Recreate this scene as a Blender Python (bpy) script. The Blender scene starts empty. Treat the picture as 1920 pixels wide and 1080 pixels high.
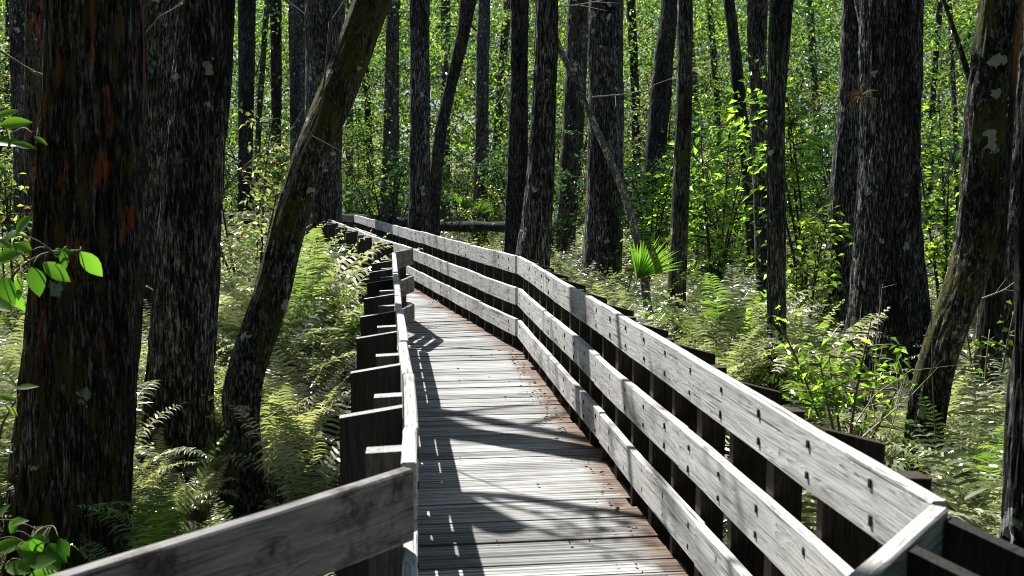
import bpy, math
import numpy as np
from mathutils import Vector, Matrix

R = math.radians
scene = bpy.context.scene
col = scene.collection
rng = np.random.default_rng(11)

# ------------------------------------------------------------------ camera model (photo is 1920 x 1080)
FPX = 1800.0
EYE = 1.685
PITCH = math.atan((540 - 352) / FPX)
CP, SP = math.cos(PITCH), math.sin(PITCH)
GROUND = -0.8


def ray(px, py):
    a, b = (px - 960) / FPX, (540 - py) / FPX
    return np.array([a, CP + b * SP, -SP + b * CP])


def at_z(px, py, z):
    d = ray(px, py)
    t = (z - EYE) / d[2]
    return np.array([0, 0, EYE]) + t * d


def at_y(px, py, Y):
    d = ray(px, py)
    return np.array([0, 0, EYE]) + d * (Y / d[1])


def depth_of(p):
    return p[1] * CP - (p[2] - EYE) * SP


# ------------------------------------------------------------------ numpy noise
def _hash(ix, iy, iz, seed):
    h = (ix * 374761393 + iy * 668265263 + iz * 2147483647 + seed * 974711) & 0xFFFFFFFF
    h = ((h ^ (h >> 13)) * 1274126177) & 0xFFFFFFFF
    h = h ^ (h >> 16)
    return (h & 0xFFFF) / 65535.0


def vnoise(x, y, z, seed=0):
    x, y, z = np.broadcast_arrays(np.asarray(x, float), np.asarray(y, float), np.asarray(z, float))
    ix, iy, iz = np.floor(x).astype(np.int64), np.floor(y).astype(np.int64), np.floor(z).astype(np.int64)
    fx, fy, fz = x - ix, y - iy, z - iz
    fx, fy, fz = fx * fx * (3 - 2 * fx), fy * fy * (3 - 2 * fy), fz * fz * (3 - 2 * fz)
    o = 0
    for dx in (0, 1):
        for dy in (0, 1):
            for dz in (0, 1):
                w = (fx if dx else 1 - fx) * (fy if dy else 1 - fy) * (fz if dz else 1 - fz)
                o = o + w * _hash(ix + dx, iy + dy, iz + dz, seed)
    return o * 2 - 1


# ------------------------------------------------------------------ mesh helpers
def np_mesh(name, V, polys, mats, attrs=None, smooth=False, parent=None, loc=None, mat_index=None):
    """V (n,3); polys = list of int arrays (m,k)."""
    me = bpy.data.meshes.new(name)
    V = np.asarray(V, dtype=np.float32)
    polys = [np.asarray(p, dtype=np.int32) for p in polys if len(p)]
    tot = np.concatenate([np.full(len(p), p.shape[1], dtype=np.int32) for p in polys])
    loops = np.concatenate([p.ravel() for p in polys])
    me.vertices.add(len(V))
    me.vertices.foreach_set('co', V.ravel())
    me.loops.add(len(loops))
    me.loops.foreach_set('vertex_index', loops)
    me.polygons.add(len(tot))
    me.polygons.foreach_set('loop_start', np.concatenate([[0], np.cumsum(tot)[:-1]]).astype(np.int32))
    me.polygons.foreach_set('loop_total', tot)
    if not isinstance(mats, (list, tuple)):
        mats = [mats]
    for m in mats:
        me.materials.append(m)
    if mat_index is not None:
        me.polygons.foreach_set('material_index', np.asarray(mat_index, dtype=np.int32))
    me.polygons.foreach_set('use_smooth', np.full(len(tot), bool(smooth)))
    for k, a in (attrs or {}).items():
        a = np.asarray(a, dtype=np.float32)
        if a.ndim == 1:
            at = me.attributes.new(k, 'FLOAT', 'POINT')
            at.data.foreach_set('value', a)
        else:
            at = me.attributes.new(k, 'FLOAT_VECTOR', 'POINT')
            at.data.foreach_set('vector', a.ravel())
    me.update(calc_edges=True)
    me.validate()
    o = bpy.data.objects.new(name, me)
    col.objects.link(o)
    if parent is not None:
        o.parent = parent
    if loc is not None:
        o.location = loc
    return o


class Acc:
    """accumulates vertex/polygon blocks into one mesh"""

    def __init__(self):
        self.V, self.P, self.M, self.A, self.n = [], {}, {}, [], 0

    def add(self, V, polys, mat=0, tint=None):
        V = np.asarray(V, float)
        for p in polys:
            p = np.asarray(p, int)
            if len(p) == 0:
                continue
            k = p.shape[1]
            self.P.setdefault(k, []).append(p + self.n)
            self.M.setdefault(k, []).append(np.full(len(p), mat))
        self.V.append(V)
        self.A.append(np.full(len(V), 0.5) if tint is None else np.broadcast_to(np.asarray(tint, float), (len(V),)))
        self.n += len(V)

    def build(self, name, mats, parent=None, smooth=False, loc=None):
        ks = sorted(self.P)
        polys = [np.concatenate(self.P[k]) for k in ks]
        mi = np.concatenate([np.concatenate(self.M[k]) for k in ks])
        return np_mesh(name, np.concatenate(self.V), polys, mats, {'tint': np.concatenate(self.A)}, smooth, parent, loc, mi)


def tube(pts, rad, n=6, cap=True):
    pts = np.asarray(pts, float)
    rad = np.asarray(rad, float)
    T = np.gradient(pts, axis=0)
    T /= np.linalg.norm(T, axis=1, keepdims=True) + 1e-9
    ref = np.array([0.31, 0.95, 0.05]) if abs(T[0][2]) > .7 else np.array([0, 0, 1.0])
    A = np.cross(T, ref)
    A /= np.linalg.norm(A, axis=1, keepdims=True) + 1e-9
    B = np.cross(T, A)
    th = np.arange(n) * 2 * math.pi / n
    V = pts[:, None] + rad[:, None, None] * (np.cos(th)[None, :, None] * A[:, None] + np.sin(th)[None, :, None] * B[:, None])
    m = len(pts)
    i, j = np.meshgrid(np.arange(m - 1), np.arange(n), indexing='ij')
    j2 = (j + 1) % n
    Q = np.stack([i * n + j, i * n + j2, (i + 1) * n + j2, (i + 1) * n + j], -1).reshape(-1, 4)
    P = [Q]
    if cap:
        P.append(((m - 1) * n + np.arange(n))[None])
    return V.reshape(-1, 3), P


def empty(name, loc, label=None, cat=None, group=None):
    o = bpy.data.objects.new(name, None)
    o.empty_display_size = .2
    col.objects.link(o)
    o.location = loc
    tag(o, label, cat, group)
    return o


def tag(o, label=None, cat=None, group=None, kind=None):
    if label:
        o['label'] = label
    if cat:
        o['category'] = cat
    if group:
        o['group'] = group
    if kind:
        o['kind'] = kind
    return o


KIDS = {}


def copy_tree(o, parent=None):
    c = o.copy()
    col.objects.link(c)
    if parent is not None:
        c.parent = parent
    for ch in KIDS.get(o.name, []):
        copy_tree(ch, c)
    return c


def kids(o, *ch):
    KIDS[o.name] = list(ch)
    return o


# ------------------------------------------------------------------ materials
def newmat(name):
    m = bpy.data.materials.new(name)
    m.use_nodes = True
    nt = m.node_tree
    for n in list(nt.nodes):
        nt.nodes.remove(n)
    out = nt.nodes.new('ShaderNodeOutputMaterial')
    return m, nt, out


def nd(nt, t, **kw):
    n = nt.nodes.new(t)
    for k, v in kw.items():
        if k in n.inputs.keys():
            n.inputs[k].default_value = v
        else:
            setattr(n, k, v)
    return n


def ramp(nt, fac, stops):
    r = nt.nodes.new('ShaderNodeValToRGB')
    e = r.color_ramp.elements
    while len(e) < len(stops):
        e.new(0.5)
    for el, (p, c) in zip(e, stops):
        el.position = p
        el.color = (*c, 1) if len(c) == 3 else c
    nt.links.new(fac, r.inputs['Fac'])
    return r.outputs['Color']


def g(v):
    return (v, v, v)


def mix(nt, fac, a, b, mode='MIX'):
    m = nt.nodes.new('ShaderNodeMix')
    m.data_type = 'RGBA'
    m.blend_type = mode
    for sock, v in ((m.inputs[0], fac), (m.inputs[6], a), (m.inputs[7], b)):
        if isinstance(v, (int, float)):
            sock.default_value = v
        elif isinstance(v, tuple):
            sock.default_value = (*v, 1)
        else:
            nt.links.new(v, sock)
    return m.outputs[2]


def noise(nt, vec, scale, detail=5, rough=.6, dist=0.0):
    n = nd(nt, 'ShaderNodeTexNoise', Scale=scale, Detail=detail, Roughness=rough, Distortion=dist)
    nt.links.new(vec, n.inputs['Vector'])
    return n.outputs['Fac']


def mapping(nt, vec, scale=(1, 1, 1), loc=(0, 0, 0)):
    m = nt.nodes.new('ShaderNodeMapping')
    m.inputs['Scale'].default_value = scale
    m.inputs['Location'].default_value = loc
    nt.links.new(vec, m.inputs['Vector'])
    return m.outputs['Vector']


def objvec(nt):
    tc = nt.nodes.new('ShaderNodeTexCoord')
    oi = nt.nodes.new('ShaderNodeObjectInfo')
    a = nt.nodes.new('ShaderNodeVectorMath')
    a.operation = 'MULTIPLY_ADD'
    a.inputs[1].default_value = (1, 1, 1)
    nt.links.new(tc.outputs['Object'], a.inputs[0])
    s = nt.nodes.new('ShaderNodeVectorMath')
    s.operation = 'SCALE'
    s.inputs['Scale'].default_value = 7.31
    nt.links.new(oi.outputs['Location'], s.inputs[0])
    nt.links.new(s.outputs[0], a.inputs[2])
    return a.outputs[0]


def attr(nt, name, fac=True):
    a = nt.nodes.new('ShaderNodeAttribute')
    a.attribute_name = name
    return a.outputs['Fac'] if fac else a.outputs['Vector']


def finish(nt, out, color, rough=.8, spec=.3, bump=None, strength=.5, dist=.01):
    p = nt.nodes.new('ShaderNodeBsdfPrincipled')
    if isinstance(color, tuple):
        p.inputs['Base Color'].default_value = (*color, 1)
    else:
        nt.links.new(color, p.inputs['Base Color'])
    if isinstance(rough, float):
        p.inputs['Roughness'].default_value = rough
    else:
        nt.links.new(rough, p.inputs['Roughness'])
    p.inputs['Specular IOR Level'].default_value = spec
    if bump is not None:
        b = nt.nodes.new('ShaderNodeBump')
        b.inputs['Strength'].default_value = strength
        b.inputs['Distance'].default_value = dist
        nt.links.new(bump, b.inputs['Height'])
        nt.links.new(b.outputs[0], p.inputs['Normal'])
    nt.links.new(p.outputs[0], out.inputs['Surface'])
    return p


def math_node(nt, op, a, b=None, clamp=False):
    m = nt.nodes.new('ShaderNodeMath')
    m.operation = op
    m.use_clamp = clamp
    for i, v in enumerate((a, b)):
        if v is None:
            continue
        if isinstance(v, (int, float)):
            m.inputs[i].default_value = v
        else:
            nt.links.new(v, m.inputs[i])
    return m.outputs[0]


def bark(name, lo=.012, hi=.20, tone=(1, .97, .92), moss=0.0, rust=0.0, lichen=.3, streak=(46, 46, 6.5), strength=1.0, orange_above=None):
    m, nt, out = newmat(name)
    v = objvec(nt)
    sv = mapping(nt, v, streak)
    n1 = noise(nt, sv, 1.0, 7, .68, .6)
    n2 = noise(nt, mapping(nt, v, (3.0, 3.0, .9)), 1.0, 4, .6)
    fine = noise(nt, mapping(nt, v, (90, 90, 16)), 1.0, 3, .7)
    h = math_node(nt, 'ADD', n1, math_node(nt, 'MULTIPLY', fine, .35))
    c = ramp(nt, h, [(.60, tuple(lo * t for t in tone)), (.70, tuple(.22 * hi * t for t in tone)), (.77, tuple(hi * t for t in tone)), (.90, tuple(2.4 * hi * t for t in tone))])
    dk = ramp(nt, n2, [(.36, g(.25)), (.62, g(1.0))])
    c = mix(nt, 1.0, c, dk, 'MULTIPLY')
    if moss > 0:
        f = ramp(nt, noise(nt, mapping(nt, v, (5, 5, 2.2), (3, 1, 7)), 1.0, 6, .65), [(.62 - moss * .3, g(0)), (.70 - moss * .2, g(1))])
        c = mix(nt, f, c, mix(nt, 1.0, (.10, .10, .022), ramp(nt, fine, [(.3, g(.3)), (.7, g(1.4))]), 'MULTIPLY'))
    if rust > 0:
        f = ramp(nt, noise(nt, mapping(nt, v, (11, 11, 2.6), (9, 4, 2)), 1.0, 5, .6), [(.68 - rust * .22, g(0)), (.71 - rust * .22, g(1))])
        tcz = nt.nodes.new('ShaderNodeTexCoord')
        spz = nt.nodes.new('ShaderNodeSeparateXYZ')
        nt.links.new(tcz.outputs['Object'], spz.inputs[0])
        f = math_node(nt, 'MULTIPLY', f, ramp(nt, math_node(nt, 'MULTIPLY', spz.outputs[2], .25), [(.36, g(.12)), (.55, g(1))]))
        c = mix(nt, f, c, mix(nt, n1, (.12, .022, .008), (.50, .13, .04)))
        f = ramp(nt, noise(nt, mapping(nt, v, (12, 12, 2.2), (2, 8, 5)), 1.0, 5, .6), [(.56, g(0)), (.60, g(1))])
        c = mix(nt, f, c, mix(nt, n1, (.03, .028, .012), (.15, .125, .06)))
    if orange_above is not None:
        tc = nt.nodes.new('ShaderNodeTexCoord')
        sp = nt.nodes.new('ShaderNodeSeparateXYZ')
        nt.links.new(tc.outputs['Object'], sp.inputs[0])
        hz = math_node(nt, 'ADD', sp.outputs[2], math_node(nt, 'MULTIPLY', n2, 1.2))
        f = ramp(nt, math_node(nt, 'SUBTRACT', hz, orange_above), [(.35, g(0)), (.75, g(1))])
        c = mix(nt, f, c, mix(nt, n1, (.07, .022, .006), (.62, .24, .06)))
    if lichen > 0:
        vo = nd(nt, 'ShaderNodeTexVoronoi', Scale=6.5, Randomness=1.0)
        wob = nt.nodes.new('ShaderNodeVectorMath')
        wob.operation = 'ADD'
        nn = nd(nt, 'ShaderNodeTexNoise', Scale=16.0, Detail=5.0)
        nt.links.new(v, nn.inputs['Vector'])
        sc = nt.nodes.new('ShaderNodeVectorMath')
        sc.operation = 'SCALE'
        sc.inputs['Scale'].default_value = .17
        nt.links.new(nn.outputs['Color'], sc.inputs[0])
        nt.links.new(v, wob.inputs[0])
        nt.links.new(sc.outputs[0], wob.inputs[1])
        nt.links.new(wob.outputs[0], vo.inputs['Vector'])
        sep = nt.nodes.new('ShaderNodeSeparateColor')
        nt.links.new(vo.outputs['Color'], sep.inputs[0])
        size = math_node(nt, 'MULTIPLY', math_node(nt, 'SUBTRACT', sep.outputs[0], 1 - lichen, True), .42 / max(lichen, .01))
        f = math_node(nt, 'GREATER_THAN', size, vo.outputs['Distance'])
        f = math_node(nt, 'MULTIPLY', f, .85)
        c = mix(nt, f, c, mix(nt, sep.outputs[1], (.46, .52, .47), (.62, .64, .58)))
    finish(nt, out, c, .85, .25, h, strength, .025)
    return m


def wood(name, lo, mid, hi, dark=0.0, tint=(1, 1, 1), strength=.5, knots=True):
    """weathered timber, grain along local X"""
    m, nt, out = newmat(name)
    v = objvec(nt)
    rings = noise(nt, mapping(nt, v, (1.1, 17, 17)), 1.0, 3, .55, 1.2)
    wv = math_node(nt, 'FRACT', math_node(nt, 'MULTIPLY', rings, 9.0))
    grain = noise(nt, mapping(nt, v, (3.0, 120, 120)), 1.0, 5, .65)
    blot = noise(nt, mapping(nt, v, (2.2, 5, 5)), 1.0, 5, .65)
    h = math_node(nt, 'ADD', math_node(nt, 'MULTIPLY', wv, .32), grain)
    c = ramp(nt, h, [(.38, tuple(lo * t for t in tint)), (.56, tuple(mid * t for t in tint)), (.85, tuple(hi * t for t in tint))])
    c = mix(nt, 1.0, c, ramp(nt, blot, [(.30, (.42, .41, .40)), (.46, (.92, .91, .91)), (.7, (1.12, 1.11, 1.10))]), 'MULTIPLY')
    crack = ramp(nt, noise(nt, mapping(nt, v, (1.6, 42, 42), (5, 3, 1)), 1.0, 2, .5), [(.66, g(1)), (.70, g(.18))])
    c = mix(nt, .8, c, crack, 'MULTIPLY')
    if dark > 0:
        st = ramp(nt, noise(nt, mapping(nt, v, (7, 7, 7), (1, 7, 3)), 1.0, 5, .7), [(.52, g(0)), (.66, g(1))])
        c = mix(nt, math_node(nt, 'MULTIPLY', st, dark), c, (.035, .022, .02))
    b = math_node(nt, 'MULTIPLY', math_node(nt, 'ADD', h, crack), .5)
    finish(nt, out, c, .72, .35, b, strength, .006)
    return m


def deck_mat():
    m, nt, out = newmat('deck_planks')
    gv = attr(nt, 'grain', False)     # x along plank, y across, z random id
    sep = nt.nodes.new('ShaderNodeSeparateXYZ')
    nt.links.new(gv, sep.inputs[0])
    t = attr(nt, 'tint')
    e = attr(nt, 'edge')
    grain = noise(nt, mapping(nt, gv, (1.2, 75, 9)), 1.0, 6, .7)
    blot = noise(nt, mapping(nt, gv, (2.2, 6, 3)), 1.0, 5, .65)
    groove = noise(nt, mapping(nt, gv, (.45, 60, 11), (4, 2, 0)), 1.0, 2, .5)
    c = ramp(nt, grain, [(.30, (.07, .069, .068)), (.42, (.30, .298, .295)), (.58, (.55, .55, .55)), (.8, (.74, .74, .735))])
    c = mix(nt, 1.0, c, ramp(nt, blot, [(.3, g(.62)), (.6, g(1.05))]), 'MULTIPLY')
    c = mix(nt, 1.0, c, ramp(nt, t, [(0, g(.52)), (1, g(1.15))]), 'MULTIPLY')
    cr = ramp(nt, groove, [(.60, g(1)), (.66, g(.22))])
    c = mix(nt, .85, c, cr, 'MULTIPLY')
    # blown leaf dust along the right edge
    ef = math_node(nt, 'ADD', e, math_node(nt, 'MULTIPLY', math_node(nt, 'SUBTRACT', noise(nt, mapping(nt, gv, (3, 3, .3)), 1.0, 6, .7), .5), .5))
    dirt = ramp(nt, ef, [(.05, g(.85)), (.22, g(0))])
    c = mix(nt, dirt, c, mix(nt, grain, (.06, .03, .015), (.24, .14, .08)))
    gy = math_node(nt, 'SINE', math_node(nt, 'MULTIPLY', sep.outputs[1], 2 * math.pi / .0345))
    gn = noise(nt, mapping(nt, gv, (.7, 30, 5), (1, 9, 0)), 1.0, 3, .6)
    gr = ramp(nt, math_node(nt, 'ADD', math_node(nt, 'MULTIPLY', gy, .16), gn), [(.50, g(1)), (.64, g(.30))])
    c = mix(nt, .8, c, gr, 'MULTIPLY')
    h = math_node(nt, 'ADD', grain, math_node(nt, 'MULTIPLY', math_node(nt, 'ADD', cr, gr), .4))
    finish(nt, out, c, .7, .35, h, .6, .006)
    return m


def leafmat(name, refl, trans, rough=.38, spec=.5, dry=.0, bright=(.55, 1.5), tmix=.5):
    m, nt, out = newmat(name)
    t = attr(nt, 'tint')
    oi = nt.nodes.new('ShaderNodeObjectInfo')
    k = ramp(nt, t, [(0, g(bright[0])), (1, g(bright[1]))])
    a = mix(nt, 1.0, refl, k, 'MULTIPLY')
    b = mix(nt, 1.0, trans, k, 'MULTIPLY')
    hue = ramp(nt, t, [(.0, (.75, 1.0, 1.0)), (.5, (1, 1, 1)), (1, (1.14, 1.03, .9))])
    a = mix(nt, 1.0, a, hue, 'MULTIPLY')
    b = mix(nt, 1.0, b, hue, 'MULTIPLY')
    if dry > 0:
        f = math_node(nt, 'LESS_THAN', math_node(nt, 'FRACT', math_node(nt, 'MULTIPLY', t, 37.0)), dry)
        a = mix(nt, f, a, (.22, .10, .05))
        b = mix(nt, f, b, (.25, .10, .03))
    p = nt.nodes.new('ShaderNodeBsdfPrincipled')
    p.inputs['Roughness'].default_value = rough
    p.inputs['Specular IOR Level'].default_value = spec
    nt.links.new(a, p.inputs['Base Color'])
    tr = nt.nodes.new('ShaderNodeBsdfTranslucent')
    nt.links.new(b, tr.inputs['Color'])
    mx = nt.nodes.new('ShaderNodeMixShader')
    mx.inputs[0].default_value = tmix
    nt.links.new(p.outputs[0], mx.inputs[1])
    nt.links.new(tr.outputs[0], mx.inputs[2])
    nt.links.new(mx.outputs[0], out.inputs['Surface'])
    return m


def plain(name, c, rough=.6, spec=.3):
    m, nt, out = newmat(name)
    v = objvec(nt)
    n = noise(nt, v, 25.0, 4, .6)
    cc = mix(nt, 1.0, c, ramp(nt, n, [(.3, g(.55)), (.7, g(1.3))]), 'MULTIPLY')
    finish(nt, out, cc, rough, spec, n, .3, .004)
    return m


M_CYP = bark('bark_cypress', .008, .36, (1, .98, .95), 0, 0, .12)
M_CYPM = bark('bark_cypress_moss', .008, .34, (1, .97, .9), .35, 0, .16)
M_RED = bark('bark_cypress_rust', .008, .27, (1, .95, .88),   .25, .47, .10, (36, 36, 4.0))
M_MOSS = bark('bark_mossy', .008, .30, (1, .97, .88), .55, 0, .30, (40, 40, 14))
M_GREY = bark('bark_grey', .016, .34, (1, 1, .98), .1, 0, .34, (60, 60, 9))
M_SNAG = bark('bark_snag', .16, .85, (1, .97, .92), 0, 0, .5, (20, 20, 14))
M_DARK = bark('bark_dark', .007, .15, (1, .98, .95), .1, 0, .05)
M_ORANGE = bark('bark_orange', .008, .16, (1, .95, .85), .2, 0, .1, orange_above=3.7)
M_TWIG = plain('twig_bark', (.16, .135, .10), .7)
M_TWIGD = plain('twig_dark', (.05, .04, .03), .8)
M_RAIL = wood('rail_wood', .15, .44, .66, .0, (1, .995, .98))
M_RAIL_SHADE = wood('rail_wood_worn_shaded', .07, .17, .26, .95, (1, .975, .99))  # darker copy of the rail wood: shade put into the tones, stains are wear
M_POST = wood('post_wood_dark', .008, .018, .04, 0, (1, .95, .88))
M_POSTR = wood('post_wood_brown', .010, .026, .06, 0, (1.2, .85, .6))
M_POSTS = wood('post_wood_slim', .03, .07, .14, 0, (1, .96, .9))
M_PTOP = wood('post_top_sunlit', .12, .27, .42, 0, (1, 1, 1))  # sunlit look of the left post tops put into a paler colour
M_BOLT = plain('rusty_bolt', (.012, .010, .009), .6, .3)
M_DECK = deck_mat()
M_FERN = leafmat('fern_leaf', (.36, .37, .26), (.36, .44, .13), .22, 1.0, 0, (.15, 1.8), .36)
M_FERNB = leafmat('fern_leaf_bright', (.12, .19, .04), (.26, .46, .05), .28, .8, 0, (.35, 1.6), .45)
M_LEAF = leafmat('leaf_green', (.08, .15, .025), (.34, .58, .04), .33, .7, .008, (.2, 1.8), .5)
M_LEAFY = leafmat('leaf_yellow', (.10, .16, .03), (.36, .54, .06), .26, .8, .015, (.2, 1.7), .5)
M_LEAFP = leafmat('leaf_pale', (.20, .22, .11), (.34, .42, .12), .22, 1.0, .03, (.25, 1.8), .45)
M_LEAFD = leafmat('leaf_deep', (.03, .07, .025), (.07, .19, .04), .30, .7, .0, (.4, 1.5), .5)
M_LIME = leafmat('leaf_lime', (.13, .24, .03), (.40, .72, .06), .28, .8, 0, (.25, 1.6), .5)
M_SAP = leafmat('leaf_sapling', (.07, .15, .02), (.20, .50, .03), .3, .7, 0, (.55, 1.35), .5)
M_PALM = leafmat('palmetto_leaf', (.05, .11, .02), (.20, .42, .03), .36, .6, 0, (.6, 1.4), .5)


# ------------------------------------------------------------------ world, sun, camera
SUN = np.array([0.397, -0.62, -0.985])
SUN /= np.linalg.norm(SUN)
w = bpy.data.worlds.new('World')
scene.world = w
w.use_nodes = True
nt = w.node_tree
bg = nt.nodes['Background']
sky = nt.nodes.new('ShaderNodeTexSky')
sky.sky_type = 'NISHITA'
sky.sun_disc = False
sky.sun_elevation = math.asin(-SUN[2])
sky.sun_rotation = math.atan2(-SUN[0], -SUN[1])
nt.links.new(sky.outputs[0], bg.inputs['Color'])
bg.inputs['Strength'].default_value = .05
sl = bpy.data.lights.new('sun', 'SUN')
sl.energy = 5.0
sl.angle = R(.5)
sl.color = (1, .965, .90)
so = bpy.data.objects.new('sun', sl)
so.rotation_euler = Vector(SUN).to_track_quat('-Z', 'Y').to_euler()
so.location = (-10, 16, 30)
col.objects.link(so)

cam = bpy.data.cameras.new('camera')
cam.sensor_width = 36
cam.lens = FPX / 1920 * 36
cam.clip_end = 2000
cam.clip_start = .05
cam.dof.use_dof = True
cam.dof.focus_distance = 9.0
cam.dof.aperture_fstop = 5.6
co = bpy.data.objects.new('camera', cam)
co.location = (0, 0, EYE)
co.rotation_euler = (R(90) - PITCH, 0, 0)
col.objects.link(co)
scene.camera = co
scene.view_settings.view_transform = 'Standard'
scene.view_settings.look = 'None'
scene.view_settings.exposure = 1.0
scene.cycles.max_bounces = 6
scene.cycles.diffuse_bounces = 1
scene.cycles.glossy_bounces = 2
scene.cycles.transmission_bounces = 4
scene.cycles.sample_clamp_indirect = 4
scene.cycles.filter_width = 1.0
scene.render.use_persistent_data = False

# ------------------------------------------------------------------ ground
def ground_h(x, y):
    return GROUND + .05 * vnoise(np.asarray(x) * .6, np.asarray(y) * .6, 0, 3) + .12 * vnoise(np.asarray(x) * .15, np.asarray(y) * .15, 0, 5)


def build_ground():
    xs = np.concatenate([np.linspace(-400, -45, 12), np.linspace(-40, 40, 120), np.linspace(45, 400, 12)])
    ys = np.concatenate([np.linspace(-200, -20, 8), np.linspace(-12, 90, 150), np.linspace(100, 700, 12)])
    X, Y = np.meshgrid(xs, ys)
    Z = ground_h(X, Y)
    V = np.stack([X, Y, Z], -1).reshape(-1, 3)
    nx, ny = len(xs), len(ys)
    i, j = np.meshgrid(np.arange(ny - 1), np.arange(nx - 1), indexing='ij')
    Q = np.stack([i * nx + j, i * nx + j + 1, (i + 1) * nx + j + 1, (i + 1) * nx + j], -1).reshape(-1, 4)
    m, nt, out = newmat('swamp_floor')
    tc = nt.nodes.new('ShaderNodeTexCoord')
    n1 = noise(nt, tc.outputs['Object'], 9.0, 8, .7)
    n2 = noise(nt, tc.outputs['Object'], .8, 4, .6)
    c = ramp(nt, n1, [(.3, (.008, .007, .004)), (.5, (.028, .021, .012)), (.68, (.075, .056, .034)), (.8, (.12, .10, .065))])
    c = mix(nt, ramp(nt, n2, [(.45, g(0)), (.7, g(.6))]), c, (.035, .05, .012))
    finish(nt, out, c, .8, .3, n1, .9, .05)
    o = np_mesh('ground', V, [Q], m, smooth=True)
    tag(o, kind='structure')


build_ground()

# ------------------------------------------------------------------ boardwalk
TOPZ = .985
Lc = [np.array(p) for p in [(-1.12, -4.0), (-1.05, 1.40)]]
Rc = [np.array(p) for p in [(.58, -4.0), (.47, 1.52)]]


def top2(px, py, z=TOPZ):
    return at_z(px, py, z)[:2]


L_NEAR = top2(779, 882)
R_NEAR = top2(1748, 938)
L_PTS = [top2(783, 800), top2(775, 700), top2(764, 640), top2(755, 580), top2(746, 510)]
L_A = top2(741, 474)
L_B = top2(775, 466)
R_FAR = top2(970, 481)
R_END = top2(664, 403)
L_MID = top2(706, 444)
dfar = (R_END - R_FAR) / np.linalg.norm(R_END - R_FAR)
L_END = L_MID + dfar * 11.2
dlast = np.array([-.86, .51])
R_LAST = R_END + dlast * 6
L_LAST = L_END + dlast * 5.2


def unit(v):
    return v / np.linalg.norm(v)


def clip_poly(poly, p, n):
    out = []
    for i in range(len(poly)):
        a, b = poly[i], poly[(i + 1) % len(poly)]
        da, db = np.dot(a - p, n), np.dot(b - p, n)
        if da >= 0:
            out.append(a)
        if (da >= 0) != (db >= 0):
            out.append(a + (b - a) * da / (da - db))
    return out


def build_deck():
    V, A_g, A_t, A_e = [], [], [], []
    faces = {}
    n = 0
    r = np.random.default_rng(5)
    off = .02

    def seg(L0, R0, R1, L1, heading):
        nonlocal n
        d = unit(np.array(heading, float))
        s = np.array([d[1], -d[0]])
        poly = [L0, R0, R1, L1]
        ts = [np.dot(p, d) for p in poly]
        t = min(ts)
        t1 = max(ts)
        while t < t1:
            wdt = .136
            q = clip_poly(poly, d * t, d)
            q = clip_poly(q, d * (t + wdt), -d) if len(q) > 2 else q
            if len(q) > 2:
                # drop repeated points
                qq = [q[0]]
                for p in q[1:]:
                    if np.linalg.norm(p - qq[-1]) > 1e-4:
                        qq.append(p)
                if len(qq) > 2 and np.linalg.norm(qq[0] - qq[-1]) < 1e-4:
                    qq.pop()
                if len(qq) > 2:
                    k = len(qq)
                    dz = r.normal(0, .0015)
                    tl = r.normal(0, .004)
                    tid = r.random()
                    ed = r.normal(0, .015, 2)
                    smax = max(np.dot(p, s) for p in qq)
                    smin = min(np.dot(p, s) for p in qq)
                    for zz in (0, -.038):
                        for p in qq:
                            ps = np.dot(p, s)
                            sh = ed[0] if ps > (smax + smin) / 2 else ed[1]
                            pp = p + s * sh
                            V.append((pp[0], pp[1], zz + dz + tl * (np.dot(p, d) - t) / wdt))
                            A_g.append((ps, np.dot(p, d) - t + tid * 3, tid * 40))
                            A_t.append(tid)
                            A_e.append(max(0, smax - ps))
                    base = n
                    faces.setdefault(k, []).append([base + i for i in range(k)][::-1] if False else [base + i for i in range(k)])
                    faces.setdefault(k, []).append([base + k + i for i in range(k)][::-1])
                    for i in range(k):
                        i2 = (i + 1) % k
                        faces.setdefault(4, []).append([base + i2, base + i, base + k + i, base + k + i2])
                    n += 2 * k
            t += .1435
        return

    ex = .06
    # outward offsets
    def o(p, dx, dy=0):
        return p + np.array([dx, dy])
    near_h = unit(L_NEAR - Lc[1])
    h2 = unit(R_FAR - R_NEAR)
    s2 = np.array([h2[1], -h2[0]])
    seg(Lc[0] - [.05, 0], Rc[0] + [.05, 0], Rc[1] + [.05, 0], Lc[1] - [.05, 0], (0, 1))
    seg(Lc[1] - [.05, 0], Rc[1] + [.05, 0], R_NEAR + s2 * ex, L_NEAR - s2 * ex, unit(R_NEAR - Rc[1]))
    seg(L_NEAR - s2 * ex, R_NEAR + s2 * ex, R_FAR + s2 * ex, L_A - s2 * ex, h2)
    s3 = np.array([dfar[1], -dfar[0]])
    seg(L_A - s2 * ex, R_FAR + s2 * ex, R_END + s3 * ex, L_END - s3 * ex, dfar)
    s4 = np.array([dlast[1], -dlast[0]])
    seg(L_END - s3 * ex, R_END + s3 * ex, R_LAST + s4 * ex, L_LAST - s4 * ex, dlast)
    ks = sorted(faces)
    ob = np_mesh('boardwalk_path', np.array(V), [np.array(faces[k]) for k in ks], M_DECK,
                 {'grain': np.array(A_g), 'tint': np.array(A_t), 'edge': np.array(A_e)})
    tag(ob, 'weathered grey plank boardwalk deck curving away through the swamp', None, kind='structure')


build_deck()


def box(x0, x1, y0, y1, z0, z1):
    V = np.array([(x, y, z) for x in (x0, x1) for y in (y0, y1) for z in (z0, z1)], float)
    Q = np.array([(0, 1, 3, 2), (4, 6, 7, 5), (0, 4, 5, 1), (2, 3, 7, 6), (0, 2, 6, 4), (1, 5, 7, 3)])
    return V, [Q]


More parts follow.
